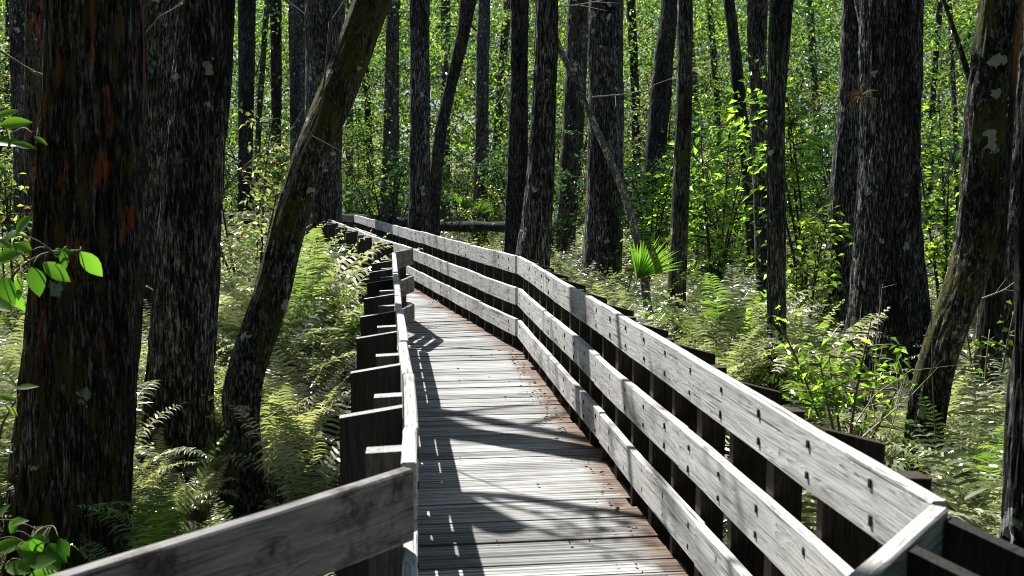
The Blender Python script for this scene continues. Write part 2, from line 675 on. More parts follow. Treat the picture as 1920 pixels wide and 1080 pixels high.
def rounded_board(x0, x1, th, z0, z1, seed):
    """board along X, thickness th on y (0..th), with eased edges and slight wobble"""
    r = np.random.default_rng(seed)
    c = .005
    prof = np.array([(c, z0), (th - c, z0), (th, z0 + c), (th, z1 - c), (th - c, z1), (c, z1), (0, z1 - c), (0, z0 + c)])
    ns = max(3, int((x1 - x0) / .25))
    xs = np.linspace(x0, x1, ns)
    ph = r.random(4) * 6
    V = []
    for x in xs:
        wz = .004 * math.sin(x * 2.1 + ph[0]) + .002 * math.sin(x * 7 + ph[1])
        wy = .003 * math.sin(x * 1.7 + ph[2])
        for (y, z) in prof:
            V.append((x, y + wy, z + wz))
    k = len(prof)
    Q = []
    for i in range(ns - 1):
        for j in range(k):
            j2 = (j + 1) % k
            Q.append((i * k + j, i * k + j2, (i + 1) * k + j2, (i + 1) * k + j))
    return np.array(V), [np.array(Q), np.array([[j for j in range(k)][::-1], [(ns - 1) * k + j for j in range(k)]])]


BOARDS = (('top_rail', .801, .985), ('middle_rail', .476, .658), ('bottom_rail', .146, .328))


def railing(name, pts, inner_sign, label, mat, posts, group=None, max_len=1.95, seed=0, post_mat=None, boltside=1):
    """pts: inner face polyline. inner_sign +1: walkway lies to the right of travel direction.
    posts: list of (distance along, 'wide'|'slim')."""
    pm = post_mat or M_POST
    r = np.random.default_rng(seed)
    p0 = pts[0]
    root = empty(name, (p0[0], p0[1], 0), label, 'railing', group)
    cum = [0]
    for a, b in zip(pts[:-1], pts[1:]):
        cum.append(cum[-1] + np.linalg.norm(b - a))

    def place(s):
        for i in range(len(pts) - 1):
            if s <= cum[i + 1] or i == len(pts) - 2:
                d = unit(pts[i + 1] - pts[i])
                return pts[i] + d * (s - cum[i]), d
    # boards
    for bi, (bn, z0, z1) in enumerate(BOARDS):
        for i in range(len(pts) - 1):
            ln = cum[i + 1] - cum[i]
            d = unit(pts[i + 1] - pts[i])
            k = max(1, int(round(ln / max_len)))
            cuts = [0.0] + [ln * (q + 1) / k + (r.uniform(-.25, .25) if q < k - 1 else 0) for q in range(k)]
            out = np.array([-d[1], d[0]]) * inner_sign      # outward
            for q in range(k):
                a, b = cuts[q], cuts[q + 1]
                acc = Acc()
                dy = r.uniform(-.003, .003)
                dz = r.uniform(-.005, .005)
                V, P = rounded_board(0.002, b - a - .002, .04, z0 + dz, z1 + dz, int(r.integers(1e6)))
                V = V + [0, dy, 0]
                if inner_sign < 0:
                    V = V * [1, -1, 1]
                    P = [p[:, ::-1] for p in P]
                acc.add(V, P, 0)
                for (s, kd) in posts:
                    if cum[i] + a + .02 < s < cum[i] + b - .02:
                        for zz in (z0 + .045, z1 - .045):
                            x = s - cum[i] - a + r.uniform(-.006, .006)
                            hh = r.uniform(.010, .018)
                            Vb, Pb = box(x - .006, x + .006, dy - .003, dy + .004, zz + dz - hh, zz + dz + hh * .6)
                            if inner_sign < 0:
                                Vb = Vb * [1, -1, 1]
                                Pb = [p[:, ::-1] for p in Pb]
                            acc.add(Vb, Pb, 1)
                o = acc.build(bn, [mat, M_BOLT], root)
                st = pts[i] + d * a
                o.location = (st[0] - p0[0], st[1] - p0[1], 0)
                o.rotation_euler = (0, 0, math.atan2(d[1], d[0]))
    # posts: planks standing behind the boards, long side across the railing
    for (s, kd) in posts:
        p, d = place(s)
        ang = math.atan2(d[1], d[0])
        wd = (.20 if inner_sign > 0 else .185) if kd == 'wide' else .10
        th = .042 if kd == 'wide' else .066
        zt = .982 if kd == 'wide' else .955
        zt += r.uniform(-.012, .006)
        drop = (.03 if inner_sign > 0 else .05) if kd == 'wide' else .004
        y0 = .0435
        zb = GROUND - .25 if kd == 'wide' else -.30
        V = np.array([(x, y, z) for x in (-th / 2, th / 2) for y in (y0, y0 + wd) for z in (zb, (zt if y == y0 else zt - drop))], float)
        Q = np.array([(0, 1, 3, 2), (4, 6, 7, 5), (0, 4, 5, 1), (2, 3, 7, 6), (0, 2, 6, 4), (1, 5, 7, 3)])
        mi = 0
        if inner_sign < 0:
            V = V * [1, -1, 1]
            Q = Q[:, ::-1]
        acc = Acc()
        acc.add(V, [Q[:5]], 0)
        acc.add(V, [Q[5:]], 1)
        # rotate so that grain (local X) runs up: build in a frame with X = up
        Vc = np.concatenate(acc.V)
        acc.V = [np.stack([Vc[:, 2], Vc[:, 1], -Vc[:, 0]], -1)]
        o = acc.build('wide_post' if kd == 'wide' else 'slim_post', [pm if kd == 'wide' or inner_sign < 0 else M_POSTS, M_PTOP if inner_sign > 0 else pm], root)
        o.matrix_parent_inverse = Matrix()
        o.location = (p[0] - p0[0], p[1] - p0[1], 0)
        rot = Matrix.Rotation(ang, 4, 'Z') @ Matrix.Rotation(-math.pi / 2, 4, 'Y')
        o.rotation_euler = rot.to_euler()
    return root


def along(pts, q):
    """distance along polyline of the point nearest to q"""
    best = (1e9, 0)
    c = 0
    for a, b in zip(pts[:-1], pts[1:]):
        ln = np.linalg.norm(b - a)
        d = (b - a) / ln
        t = min(max(np.dot(q - a, d), 0), ln)
        dist = np.linalg.norm(a + d * t - q)
        if dist < best[0]:
            best = (dist, c + t)
        c += ln
    return best[1]


def even_posts(pts, step=.40, start=.12, first='wide'):
    ln = sum(np.linalg.norm(b - a) for a, b in zip(pts[:-1], pts[1:]))
    out, s, k = [], start, 0 if first == 'wide' else 1
    while s < ln - .05:
        out.append((s, 'wide' if k % 2 == 0 else 'slim'))
        s += step
        k += 1
    return out


left_long = [L_NEAR + np.array([0, .05])] + L_PTS + [L_A]
lp = []
for y, k in ((826, 'slim'), (765, 'wide'), (720, 'slim'), (678, 'wide'), (650, 'slim'), (617, 'wide'), (600, 'slim'), (580, 'wide'),
             (561, 'slim'), (548, 'wide'), (533, 'slim'), (522, 'wide'), (511, 'slim'), (502, 'wide'), (493, 'slim'), (486, 'wide'), (479, 'slim')):
    zz = .975
    q = top2(752, y + 3, zz)
    lp.append((along(left_long, q), k))
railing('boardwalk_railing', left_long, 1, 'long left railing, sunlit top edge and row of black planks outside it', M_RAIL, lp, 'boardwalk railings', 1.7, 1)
left_front = [Lc[1], L_NEAR - unit(L_NEAR - Lc[1]) * .004]
railing('boardwalk_railing', left_front, 1, 'shaded stained railing board crossing the bottom left foreground', M_RAIL_SHADE, [(.12, 'wide')], 'boardwalk railings', 1.9, 2)
railing('boardwalk_railing', [Lc[0], Lc[1] + np.array([0, -.05])], 1, 'left railing behind the stained foreground board, out of frame', M_RAIL_SHADE, even_posts([Lc[0], Lc[1]], .45, .1), 'boardwalk railings', 1.9, 3)
left_far = [L_A + np.array([.012, .045]), L_B]
railing('boardwalk_railing', left_far, 1, 'short jog of grey railing boards facing the viewer at the far left bend', M_RAIL_SHADE, [(.22, 'slim')], 'boardwalk railings', 1.9, 4)
left_far2 = [L_B + np.array([.0, .05]), L_MID, L_END]
railing('boardwalk_railing', left_far2, 1, 'far left railing receding into the ferns beyond the jog', M_RAIL, even_posts(left_far2, .9, .3, 'slim'), 'boardwalk railings', 2.2, 5, M_POST)
left_last = [L_END + dlast * .05, L_LAST]
railing('boardwalk_railing', left_last, 1, 'last left railing length, deep among ferns at the bend far away', M_RAIL, even_posts(left_last, .9, .3, 'slim'), 'boardwalk railings', 2.2, 6)

right_long = [R_NEAR, R_FAR]
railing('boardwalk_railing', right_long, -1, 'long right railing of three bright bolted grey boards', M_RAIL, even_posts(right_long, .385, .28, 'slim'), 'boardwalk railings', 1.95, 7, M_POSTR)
right_front = [Rc[1], R_NEAR - unit(R_NEAR - Rc[1]) * .035 + np.array([0.0, -.012])]
railing('boardwalk_railing', right_front, -1, 'railing end turning toward the viewer at the bottom right corner', M_RAIL, [(.12, 'wide'), (.45, 'wide'), (.69, 'wide')], 'boardwalk railings', 1.95, 8)
railing('boardwalk_railing', [Rc[0], Rc[1] + np.array([0, -.05])], -1, 'right railing beside the viewer, out of frame', M_RAIL, even_posts([Rc[0], Rc[1]], .45, .1), 'boardwalk railings', 1.9, 9)
right_far = [R_FAR + dfar * .045 + np.array([-.012, 0]), R_FAR + dfar * 7.5, R_END]
railing('boardwalk_railing', right_far, -1, 'far right railing angling left behind the bend, striped by shade', M_RAIL, even_posts(right_far, .42, .25), 'boardwalk railings', 2.0, 10)
right_last = [R_END + dlast * .05, R_LAST]
railing('boardwalk_railing', right_last, -1, 'dark railing length where the boardwalk turns out of sight', M_RAIL_SHADE, even_posts(right_last, .5, .2), 'boardwalk railings', 2.0, 12)

# support beams under the deck
for (a, b) in ((L_NEAR, L_A), (R_NEAR, R_FAR), (L_A, L_END), (R_FAR, R_END)):
    pass


# ------------------------------------------------------------------ trees
def smooth1(a, k):
    if k < 2:
        return a
    w_ = np.hanning(k + 2)[1:-1]
    w_ /= w_.sum()
    p = np.pad(a, k // 2, mode='edge')
    return np.convolve(p, w_, 'same')[k // 2:len(p) - k // 2]


def trunk_geo(rows, Y, seed, top_z=9.0, dy_top=0.0, flare=.25, lobes=5, ridge=.012, n=None, topw=.55, base=None, lean=0.0):
    """rows: (py, x_left, x_right) in photo pixels, any order, at distance Y."""
    P = []
    for (py, xl, xr) in rows:
        c = at_y((xl + xr) / 2, py, Y)
        for _ in range(4):
            c = at_y((xl + xr) / 2, py, Y + lean * (c[2] - GROUND))
        P.append((c[2], c[0], .5 * (xr - xl) * depth_of(c) / FPX))
    P.sort()
    P = np.array(P)
    zb = float(ground_h(P[0, 1], Y)) - .12
    z_low, z_hi = P[0, 0], P[-1, 0]
    zs_, xs_, rs_ = list(P[:, 0]), list(P[:, 1]), list(P[:, 2])
    if z_low > zb + .05:
        sl0 = (xs_[0] - xs_[1]) / (zs_[1] - zs_[0] + 1e-6) if len(zs_) > 1 else 0
        sl0 = max(-.12, min(.12, sl0))
        xs_.insert(0, xs_[0] + sl0 * (z_low - zb) * .6)
        rs_.insert(0, rs_[0] * (1 + min(.35, .12 * (z_low - zb))))
        zs_.insert(0, zb)
    else:
        zb = z_low - .15
        zs_.insert(0, zb)
        xs_.insert(0, xs_[0])
        rs_.insert(0, rs_[0])
    sl = (xs_[-1] - xs_[-2]) / max(.2, zs_[-1] - zs_[-2]) if len(zs_) > 2 else 0
    sl = max(-.45, min(.45, sl))
    zt = max(top_z, z_hi + 1.5)
    zs_.append(zt)
    xs_.append(xs_[-1] + sl * (zt - z_hi) * .7)
    rs_.append(rs_[-1] * topw)
    dz = max(.022, Y * .0028)
    za = np.arange(zb, z_hi + .4, dz)
    zc = np.arange(za[-1] + .35, zt + .01, .35)
    z = np.concatenate([za, zc])
    zd = np.arange(zb, zt + .05, .05)
    k = 9
    xd = smooth1(np.interp(zd, zs_, xs_), k)
    rd = smooth1(np.interp(zd, zs_, rs_), k)
    x = np.interp(z, zd, xd)
    r_ = np.interp(z, zd, rd)
    yv = Y + lean * (z - GROUND) + dy_top * np.clip((z - zb) / (zt - zb), 0, 1) + .04 * np.sin(z * .8 + seed)
    if n is None:
        n = int(np.clip(r_.max() * 2 * FPX / Y / 1.1, 14, 230))
    th = np.arange(n) * 2 * math.pi / n
    C, S = np.cos(th), np.sin(th)
    rr = np.repeat(r_[:, None], n, 1)
    hb = (z - zb)[:, None]
    ph = seed * 1.7
    rr = rr * (1 + flare * np.exp(-hb / .45) * (.6 + .4 * np.cos(lobes * th + ph)[None]) + .05 * np.cos((lobes + 2) * th + ph + hb * .25) * np.exp(-hb / 2.2))
    circ = r_.mean()
    u, v = C[None] * (5 + circ * 34), S[None] * (5 + circ * 34)
    d = vnoise(u, v, z[:, None] * 2.2, seed) * .6 + vnoise(u * 2.1, v * 2.1, z[:, None] * 5, seed + 9) * .4
    rr = rr + ridge * 1.9 * (np.sqrt(np.abs(d)) * 1.6 - .75) + circ * .07 * vnoise(C[None] * 1.3 + 5, S[None] * 1.3, z[:, None] * .9, seed + 3)
    V = np.stack([x[:, None] + rr * C[None], yv[:, None] + rr * S[None], np.repeat(z[:, None], n, 1)], -1)
    m = len(z)
    i, j = np.meshgrid(np.arange(m - 1), np.arange(n), indexing='ij')
    j2 = (j + 1) % n
    Q = np.stack([i * n + j, i * n + j2, (i + 1) * n + j2, (i + 1) * n + j], -1).reshape(-1, 4)
    cap = ((m - 1) * n + np.arange(n))[None]
    o = np.array([x[0], Y, zb])
    return V.reshape(-1, 3) - o, [Q, cap], o, (np.stack([x, yv, z], -1) - o, r_)


def leaf_cloud(C, L, rg, wfac=.5, droop=.3, up=.5, fold=.18, axis=None):
    """C (n,3) leaf bases, L (n,) lengths -> V, tris, tint"""
    n = len(C)
    N = rg.normal(size=(n, 3))
    N[:, 2] = np.abs(N[:, 2]) + up
    N /= np.linalg.norm(N, axis=1, keepdims=True)
    A = rg.normal(size=(n, 3)) if axis is None else axis + rg.normal(size=(n, 3)) * .55
    A[:, 2] -= droop
    A -= N * (A * N).sum(1, keepdims=True)
    A /= np.linalg.norm(A, axis=1, keepdims=True) + 1e-9
    B = np.cross(N, A)
    L = L[:, None]
    b = C
    t = C + A * L - N * L * .12
    l = C + A * L * .45 + B * L * wfac * .5 + N * L * fold
    r_ = C + A * L * .45 - B * L * wfac * .5 + N * L * fold
    V = np.stack([b, l, t, r_], 1).reshape(-1, 3)
    k = np.arange(n)[:, None] * 4
    T = np.concatenate([k + [[0, 2, 1]], k + [[0, 3, 2]]])
    tint = np.repeat(rg.random(n), 4)
    return V, [T], tint


# rich leaf (near plants): centre fold, curved outline
def rich_leaves(C, A, N, L, W, rg):
    s = np.array([0, .1, .25, .45, .65, .85, 1.0])
    wv = np.array([.05, .42, .82, 1.0, .84, .42, .0])
    n = len(C)
    A = A / np.linalg.norm(A, axis=1, keepdims=True)
    N = N - A * (A * N).sum(1, keepdims=True)
    N /= np.linalg.norm(N, axis=1, keepdims=True)
    B = np.cross(N, A)
    bend = rg.uniform(-.25, -.02, n)
    V = np.zeros((n, len(s), 3, 3))
    for i, (si, wi) in enumerate(zip(s, wv)):
        mid = C + A * (L * si)[:, None] + N * (L * bend * si * si)[:, None]
        V[:, i, 1] = mid
        V[:, i, 0] = mid + B * (W * wi * .5)[:, None] + N * (W * wi * .14)[:, None]
        V[:, i, 2] = mid - B * (W * wi * .5)[:, None] + N * (W * wi * .14)[:, None]
    k = len(s)
    Q = []
    for i in range(k - 1):
        for c in (0, 1):
            Q.append((i * 3 + c, i * 3 + c + 1, (i + 1) * 3 + c + 1, (i + 1) * 3 + c))
    Q = np.array(Q)[None] + (np.arange(n) * k * 3)[:, None, None]
    return V.reshape(-1, 3), [Q.reshape(-1, 4)], np.repeat(rg.random(n), k * 3)


def crown_blobs(rg, center, rad, nb, per, size):
    cs = rg.normal(size=(nb, 3)) * rad + center
    pts = (cs[:, None] + rg.normal(size=(nb, per, 3)) * [.34, .34, .22]).reshape(-1, 3)
    return leaf_cloud(pts, rg.uniform(.6, 1.3, len(pts)) * size, rg, .55)


TREES = []


def tree(name, rows, Y, mat, label, seed, cat='tree', group=None, crown=None, limbs=(), top_z=9.0, loc_kw=None, **kw):
    V, P, o, (sp, rs) = trunk_geo(rows, Y, seed, top_z, **kw)
    root = empty(name, o, label, cat, group)
    np_mesh('trunk', V, P, mat, smooth=True, parent=root)
    rg = np.random.default_rng(seed + 100)
    for lb in limbs:
        if lb[0] == 'pts':
            q = np.array(lb[1], float) - o
            tq = np.linspace(0, len(q) - 1, 24)
            pts = np.stack([np.interp(tq, np.arange(len(q)), q[:, a]) for a in range(3)], -1)
            for a in range(3):
                pts[:, a] = smooth1(pts[:, a], 7)
            pts[:, 2] += .05 * np.sin(tq * 4)
            acc = Acc()
            Vb, Pb = tube(pts, np.linspace(lb[2], lb[2] * .45, 24), 8)
            acc.add(Vb, Pb)
            for i in range(8, 23, 3):
                dd = rg.normal(size=3) * .5 + [.4, 0, .3]
                tt = np.linspace(0, 1, 7)[:, None]
                pp = pts[i] + dd * tt * .9 + np.array([0, 0, .12]) * tt ** 2
                Vb, Pb = tube(pp, np.linspace(lb[2] * .4, .006, 7), 5)
                acc.add(Vb, Pb)
                Vl, Pl, tl = leaf_cloud(pp[-1] + rg.normal(size=(14, 3)) * .16, rg.uniform(.06, .12, 14), rg, .5)
                acc.add(Vl, Pl, 1, tl)
            acc.build('limb', [mat, M_LEAF], root, True)
            continue
        z_at, dirv, ln, r0 = lb
        i = int(np.argmin(np.abs(sp[:, 2] + o[2] - z_at)))
        st = sp[i]
        d = np.array(dirv, float)
        d /= np.linalg.norm(d)
        t = np.linspace(0, 1, 12)
        side = np.cross(d, [0, .3, 1])
        pts = st + d * (t * ln)[:, None] + side * (np.sin(t * 5 + seed) * .05 * ln * t)[:, None] + np.array([0, 0, 1]) * (t ** 2 * ln * .12)[:, None]
        Vb, Pb = tube(pts, r0 * (1 - .8 * t) + .003, 7)
        acc = Acc()
        acc.add(Vb, Pb)
        acc.build('limb', [mat], root, True)
    if crown:
        h, rad, nb = crown
        top = sp[int(np.argmin(np.abs(sp[:, 2] + o[2] - h)))]
        acc = Acc()
        c = top + np.array([0, 0, 0.])
        V2, P2, t2 = crown_blobs(rg, c, np.array([rad, rad, rad * .55]), nb, 42, .15)
        # twigs carrying the clumps
        acc.add(V2, P2, 0, t2)
        for _ in range(max(4, nb // 5)):
            e = c + rg.normal(size=3) * [rad, rad, rad * .5]
            s0 = top - [0, 0, rg.uniform(.2, 1.2)]
            tt = np.linspace(0, 1, 6)[:, None]
            pp = s0 * (1 - tt) + e * tt + np.array([0, 0, .25]) * np.sin(tt * 3.1)
            Vb, Pb = tube(pp, np.linspace(.035, .008, 6), 5)
            acc.add(Vb, Pb, 1)
        acc.build('crown', [M_LEAF, mat], root)
    return root


# --- left side
tree('cypress_tree', [(0, 96, 266), (150, 88, 263), (300, 76, 258), (480, 62, 254), (600, 52, 250), (760, 38, 246), (900, 26, 236), (1000, 20, 232), (1060, 12, 232)], 6.3, M_RED,
     'thick foreground cypress with rust orange bark patches at the left edge', 1, top_z=5.5, ridge=.016, flare=.08)
tree('cypress_tree', [(0, 268, 345), (200, 264, 340), (400, 262, 335), (600, 262, 330), (690, 258, 330)], 12.5, M_CYP,
     'grey cypress half hidden between the two thick left trunks', 2, top_z=10, limbs=[('pts', [(-4.6, 12.5, 6.8), (-3.0, 11.5, 7.8), (-1.0, 10.2, 9.1)], .11)])
tree('cypress_tree', [(0, 343, 441), (120, 333, 434), (225, 322, 424), (350, 308, 415), (480, 296, 407), (600, 288, 404), (700, 280, 400), (800, 272, 396), (890, 258, 398)], 8.2, M_CYP,
     'tall dark cypress second from left, base in bright ferns', 3, top_z=5.8, ridge=.014, flare=.10, limbs=[('pts', [(-3.05, 8.25, 5.2), (-2.4, 8.6, 5.45), (-1.2, 8.3, 5.9)], .075)])
tree('leaning_tree', [(0, 662, 738), (60, 640, 712), (110, 622, 694), (160, 602, 676), (230, 574, 646), (300, 548, 612), (380, 524, 586), (450, 506, 566), (520, 488, 552),
                      (600, 462, 530), (660, 440, 508), (710, 424, 492), (750, 420, 484), (800, 424, 484), (870, 430, 490), (945, 432, 498)], 7.5, M_MOSS,
     'curved mossy trunk leaning right above the left ferns', 4, top_z=8.5, flare=.12, ridge=.008, lean=.18)
tree('cypress_tree', [(0, 573, 646), (200, 571, 642), (400, 576, 640), (480, 576, 636), (535, 570, 636)], 22, M_CYP,
     'straight dark cypress right behind the mossy leaning trunk', 5, top_z=12, crown=(11, 2.0, 10), limbs=[(5.2, (-1, .3, .7), 2.0, .06)])
tree('forest_tree', [(0, 20, 50), (130, 20, 48), (280, 24, 50)], 22, M_GREY, 'pale grey trunk at the upper left corner behind the rusty cypress', 6, top_z=9, crown=(8.5, 1.8, 8))
tree('forest_tree', [(0, 52, 84), (100, 48, 80), (300, 46, 78)], 17, M_RED, 'reddish trunk peeking out left of the rusty cypress', 7, top_z=9)
tree('forest_tree', [(0, 446, 478), (200, 448, 476), (440, 446, 470)], 33, M_DARK, 'thin shaded trunk just right of the second thick left trunk', 8, top_z=12, crown=(11, 1.8, 9))
tree('forest_tree', [(0, 506, 528), (200, 508, 528), (440, 510, 528)], 40, M_DARK, 'slender trunk midway between the left cypress and the leaning trunk', 9, top_z=12)
tree('forest_tree', [(0, 541, 572), (120, 542, 572), (240, 544, 574)], 34, M_GREY, 'greyish trunk close to the left of the cypress behind the leaning tree', 10, top_z=12, crown=(11, 1.8, 9))
tree('forest_tree', [(0, 728, 752), (60, 724, 748), (250, 718, 748), (370, 714, 750)], 36, M_CYPM, 'olive mossy trunk above the far end of the boardwalk', 11, top_z=12)
tree('cypress_tree', [(0, 769, 806), (200, 768, 805), (350, 767, 806), (430, 764, 808)], 21.5, M_CYP, 'slim straight black trunk rising behind the far railing', 12, top_z=12, crown=(11, 1.8, 8))
tree('leaning_tree', [(0, 862, 894), (60, 858, 882), (130, 842, 864), (240, 816, 838), (330, 804, 828), (400, 796, 826)], 25, M_DARK, 'dark trunk leaning right out of the foot of the slim black one', 13, top_z=8)
tree('forest_tree', [(0, 896, 920), (140, 892, 917), (300, 890, 916), (430, 886, 914)], 31, M_GREY, 'grey slim trunk right of the dark leaning one over the far railing', 14, top_z=12, crown=(11, 1.8, 9))
tree('cypress_tree', [(0, 956, 992), (150, 957, 989), (300, 951, 990), (460, 946, 990)], 20, M_DARK, 'dark trunk left of the big pair above the railing bend', 15, top_z=12)
tree('cypress_tree', [(0, 1005, 1047), (100, 1002, 1046), (200, 997, 1042), (300, 990, 1040), (400, 980, 1036), (490, 966, 1032)], 13.5, M_CYP,
     'black cypress directly behind the railing bend, flared foot', 16, top_z=10, flare=.18)
tree('forest_tree', [(0, 1064, 1104), (150, 1060, 1100), (300, 1050, 1090), (420, 1040, 1080)], 27, M_CYPM, 'mossy shaded trunk between the two black cypresses at the bend', 17, top_z=12, crown=(11, 2, 9))
tree('cypress_tree', [(0, 1105, 1170), (200, 1103, 1168), (400, 1098, 1168), (480, 1092, 1166), (545, 1080, 1166)], 20, M_CYP,
     'wide black cypress behind the spotted leaning snag', 18, top_z=12, flare=.12, crown=(11, 2, 10), limbs=[(3.4, (.9, -.5, .15), 1.0, .014)])
tree('dead_snag', [(-30, 998, 1006), (0, 1008, 1018), (90, 1044, 1056), (200, 1094, 1107), (290, 1133, 1147), (360, 1163, 1178), (430, 1183, 1199), (510, 1198, 1215), (600, 1208, 1226)], 13.5, M_SNAG,
     'thin pale spotted snag leaning left across the wide black cypress', 19, cat='dead tree', top_z=3.8, flare=.05, ridge=.003)
tree('leaning_tree', [(0, 1241, 1272), (100, 1229, 1264), (200, 1217, 1256), (300, 1208, 1248)], 30, M_DARK, 'dark trunk leaning slightly right above the bright bushes', 20, top_z=12, crown=(11, 1.8, 9))
tree('forest_tree', [(0, 1270, 1298), (200, 1266, 1296), (400, 1259, 1291), (560, 1253, 1287), (640, 1250, 1286)], 14, M_CYPM, 'slim upright trunk among bright bushes behind the right railing', 21, top_z=9, ridge=.006)
tree('leaning_tree', [(0, 1356, 1378), (100, 1368, 1390), (200, 1374, 1398), (270, 1384, 1408), (350, 1390, 1416), (450, 1396, 1420), (560, 1402, 1426)], 20, M_DARK, 'thin wavy trunk left of the slender pair', 22, top_z=8, ridge=.006)
tree('forest_tree', [(0, 1402, 1441), (100, 1404, 1437), (200, 1407, 1440), (300, 1410, 1442), (450, 1416, 1447), (560, 1420, 1452)], 17, M_CYP, 'grey trunk close beside the slender one in front of it', 23, top_z=10)
tree('forest_tree', [(0, 1446, 1480), (100, 1443, 1475), (300, 1440, 1472), (540, 1438, 1472), (760, 1437, 1473)], 10, M_GREY, 'slender grey trunk just behind the middle of the right railing', 24, top_z=8, ridge=.006,
     limbs=[(2.25, (.12, .1, 1), 2.2, .06)])
tree('cypress_tree', [(0, 1578, 1622), (200, 1574, 1620), (300, 1562, 1614), (420, 1552, 1612), (540, 1545, 1612)], 16.5, M_CYP, 'slimmer cypress pressed to the left of the huge right trunk', 25, top_z=10)
tree('cypress_tree', [(0, 1612, 1723), (130, 1614, 1724), (300, 1614, 1724), (400, 1610, 1724), (500, 1604, 1732), (600, 1596, 1744), (665, 1584, 1756)], 13.5, M_CYP,
     'huge black cypress with flared base beyond the right railing', 26, top_z=10, ridge=.022, flare=.1, lobes=7, limbs=[(2.75, (-.32, .1, 1), 2.5, .13)])
tree('leaning_tree', [(0, 1832, 1906), (100, 1822, 1892), (200, 1812, 1882), (300, 1806, 1876), (400, 1800, 1870), (480, 1789, 1862), (560, 1766, 1836), (640, 1738, 1806), (700, 1720, 1788),
                      (800, 1704, 1772), (900, 1694, 1758), (940, 1690, 1760)], 7.6, M_MOSS, 'mossy crooked tree with white lichen spots at the right side', 27, top_z=7, flare=.1, ridge=.008,
     limbs=[(2.2, (-.35, .2, 1), 1.2, .03)])
tree('forest_tree', [(0, 1864, 1914), (80, 1862, 1908), (160, 1858, 1898), (400, 1846, 1886)], 9.0, M_ORANGE, 'trunk with an orange brown upper part tucked behind the crooked lichen tree', 28, top_z=7, ridge=.005)
tree('cypress_tree', [(0, 1898, 1990), (200, 1890, 1985), (400, 1874, 1970), (520, 1856, 1950), (620, 1836, 1930), (760, 1812, 1912)], 10.5, M_GREY, 'grey lichen dotted trunk cut by the right edge', 29, top_z=9)
tree('cypress_tree', [(430, 1916, 2020), (560, 1908, 2020), (700, 1897, 2020), (800, 1889, 2020), (900, 1882, 2020), (1075, 1872, 2020)], 3.2, M_DARK, 'blurred near black trunk at the lower right edge', 30, top_z=2.4, topw=.8, flare=.02)

# distant slim trunks
FAR_X = [15, 420, 486, 655, 690, 835, 935, 1080, 1192, 1300, 1345, 1530, 1748, 1790, 600]
for i, px in enumerate(FAR_X):
    Y = float(rng.uniform(38, 58))
    wpx = float(rng.uniform(9, 22))
    ln = float(rng.uniform(-18, 18))
    tree('forest_tree', [(0, px - wpx / 2 + ln, px + wpx / 2 + ln), (200, px - wpx / 2, px + wpx / 2), (420, px - wpx * .55 - ln * .5, px + wpx * .55 - ln * .5)], Y,
         (M_DARK, M_CYP, M_CYPM, M_GREY)[i % 4], 'slim distant trunk standing deep in the bright green woods', 40 + i, group='slim distant trunks', top_z=.2 * Y + 6, ridge=.006, n=14,
         crown=(.2 * Y + 4.2, 2.6, 34))

# fallen log
acc = Acc()
a, b = at_y(640, 411, 29), at_y(1010, 432, 26)
t = np.linspace(0, 1, 14)[:, None]
pp = a * (1 - t) + b * t + np.array([0, 0, .04]) * np.sin(t * 9)
V, P = tube(pp, .15 + .025 * np.sin(np.arange(14) * 2.3), 12)
acc.add(V, P)
o = acc.build('fallen_log', [M_DARK], None, True)
tag(o, 'long dark log lying level behind the far railing', 'log')

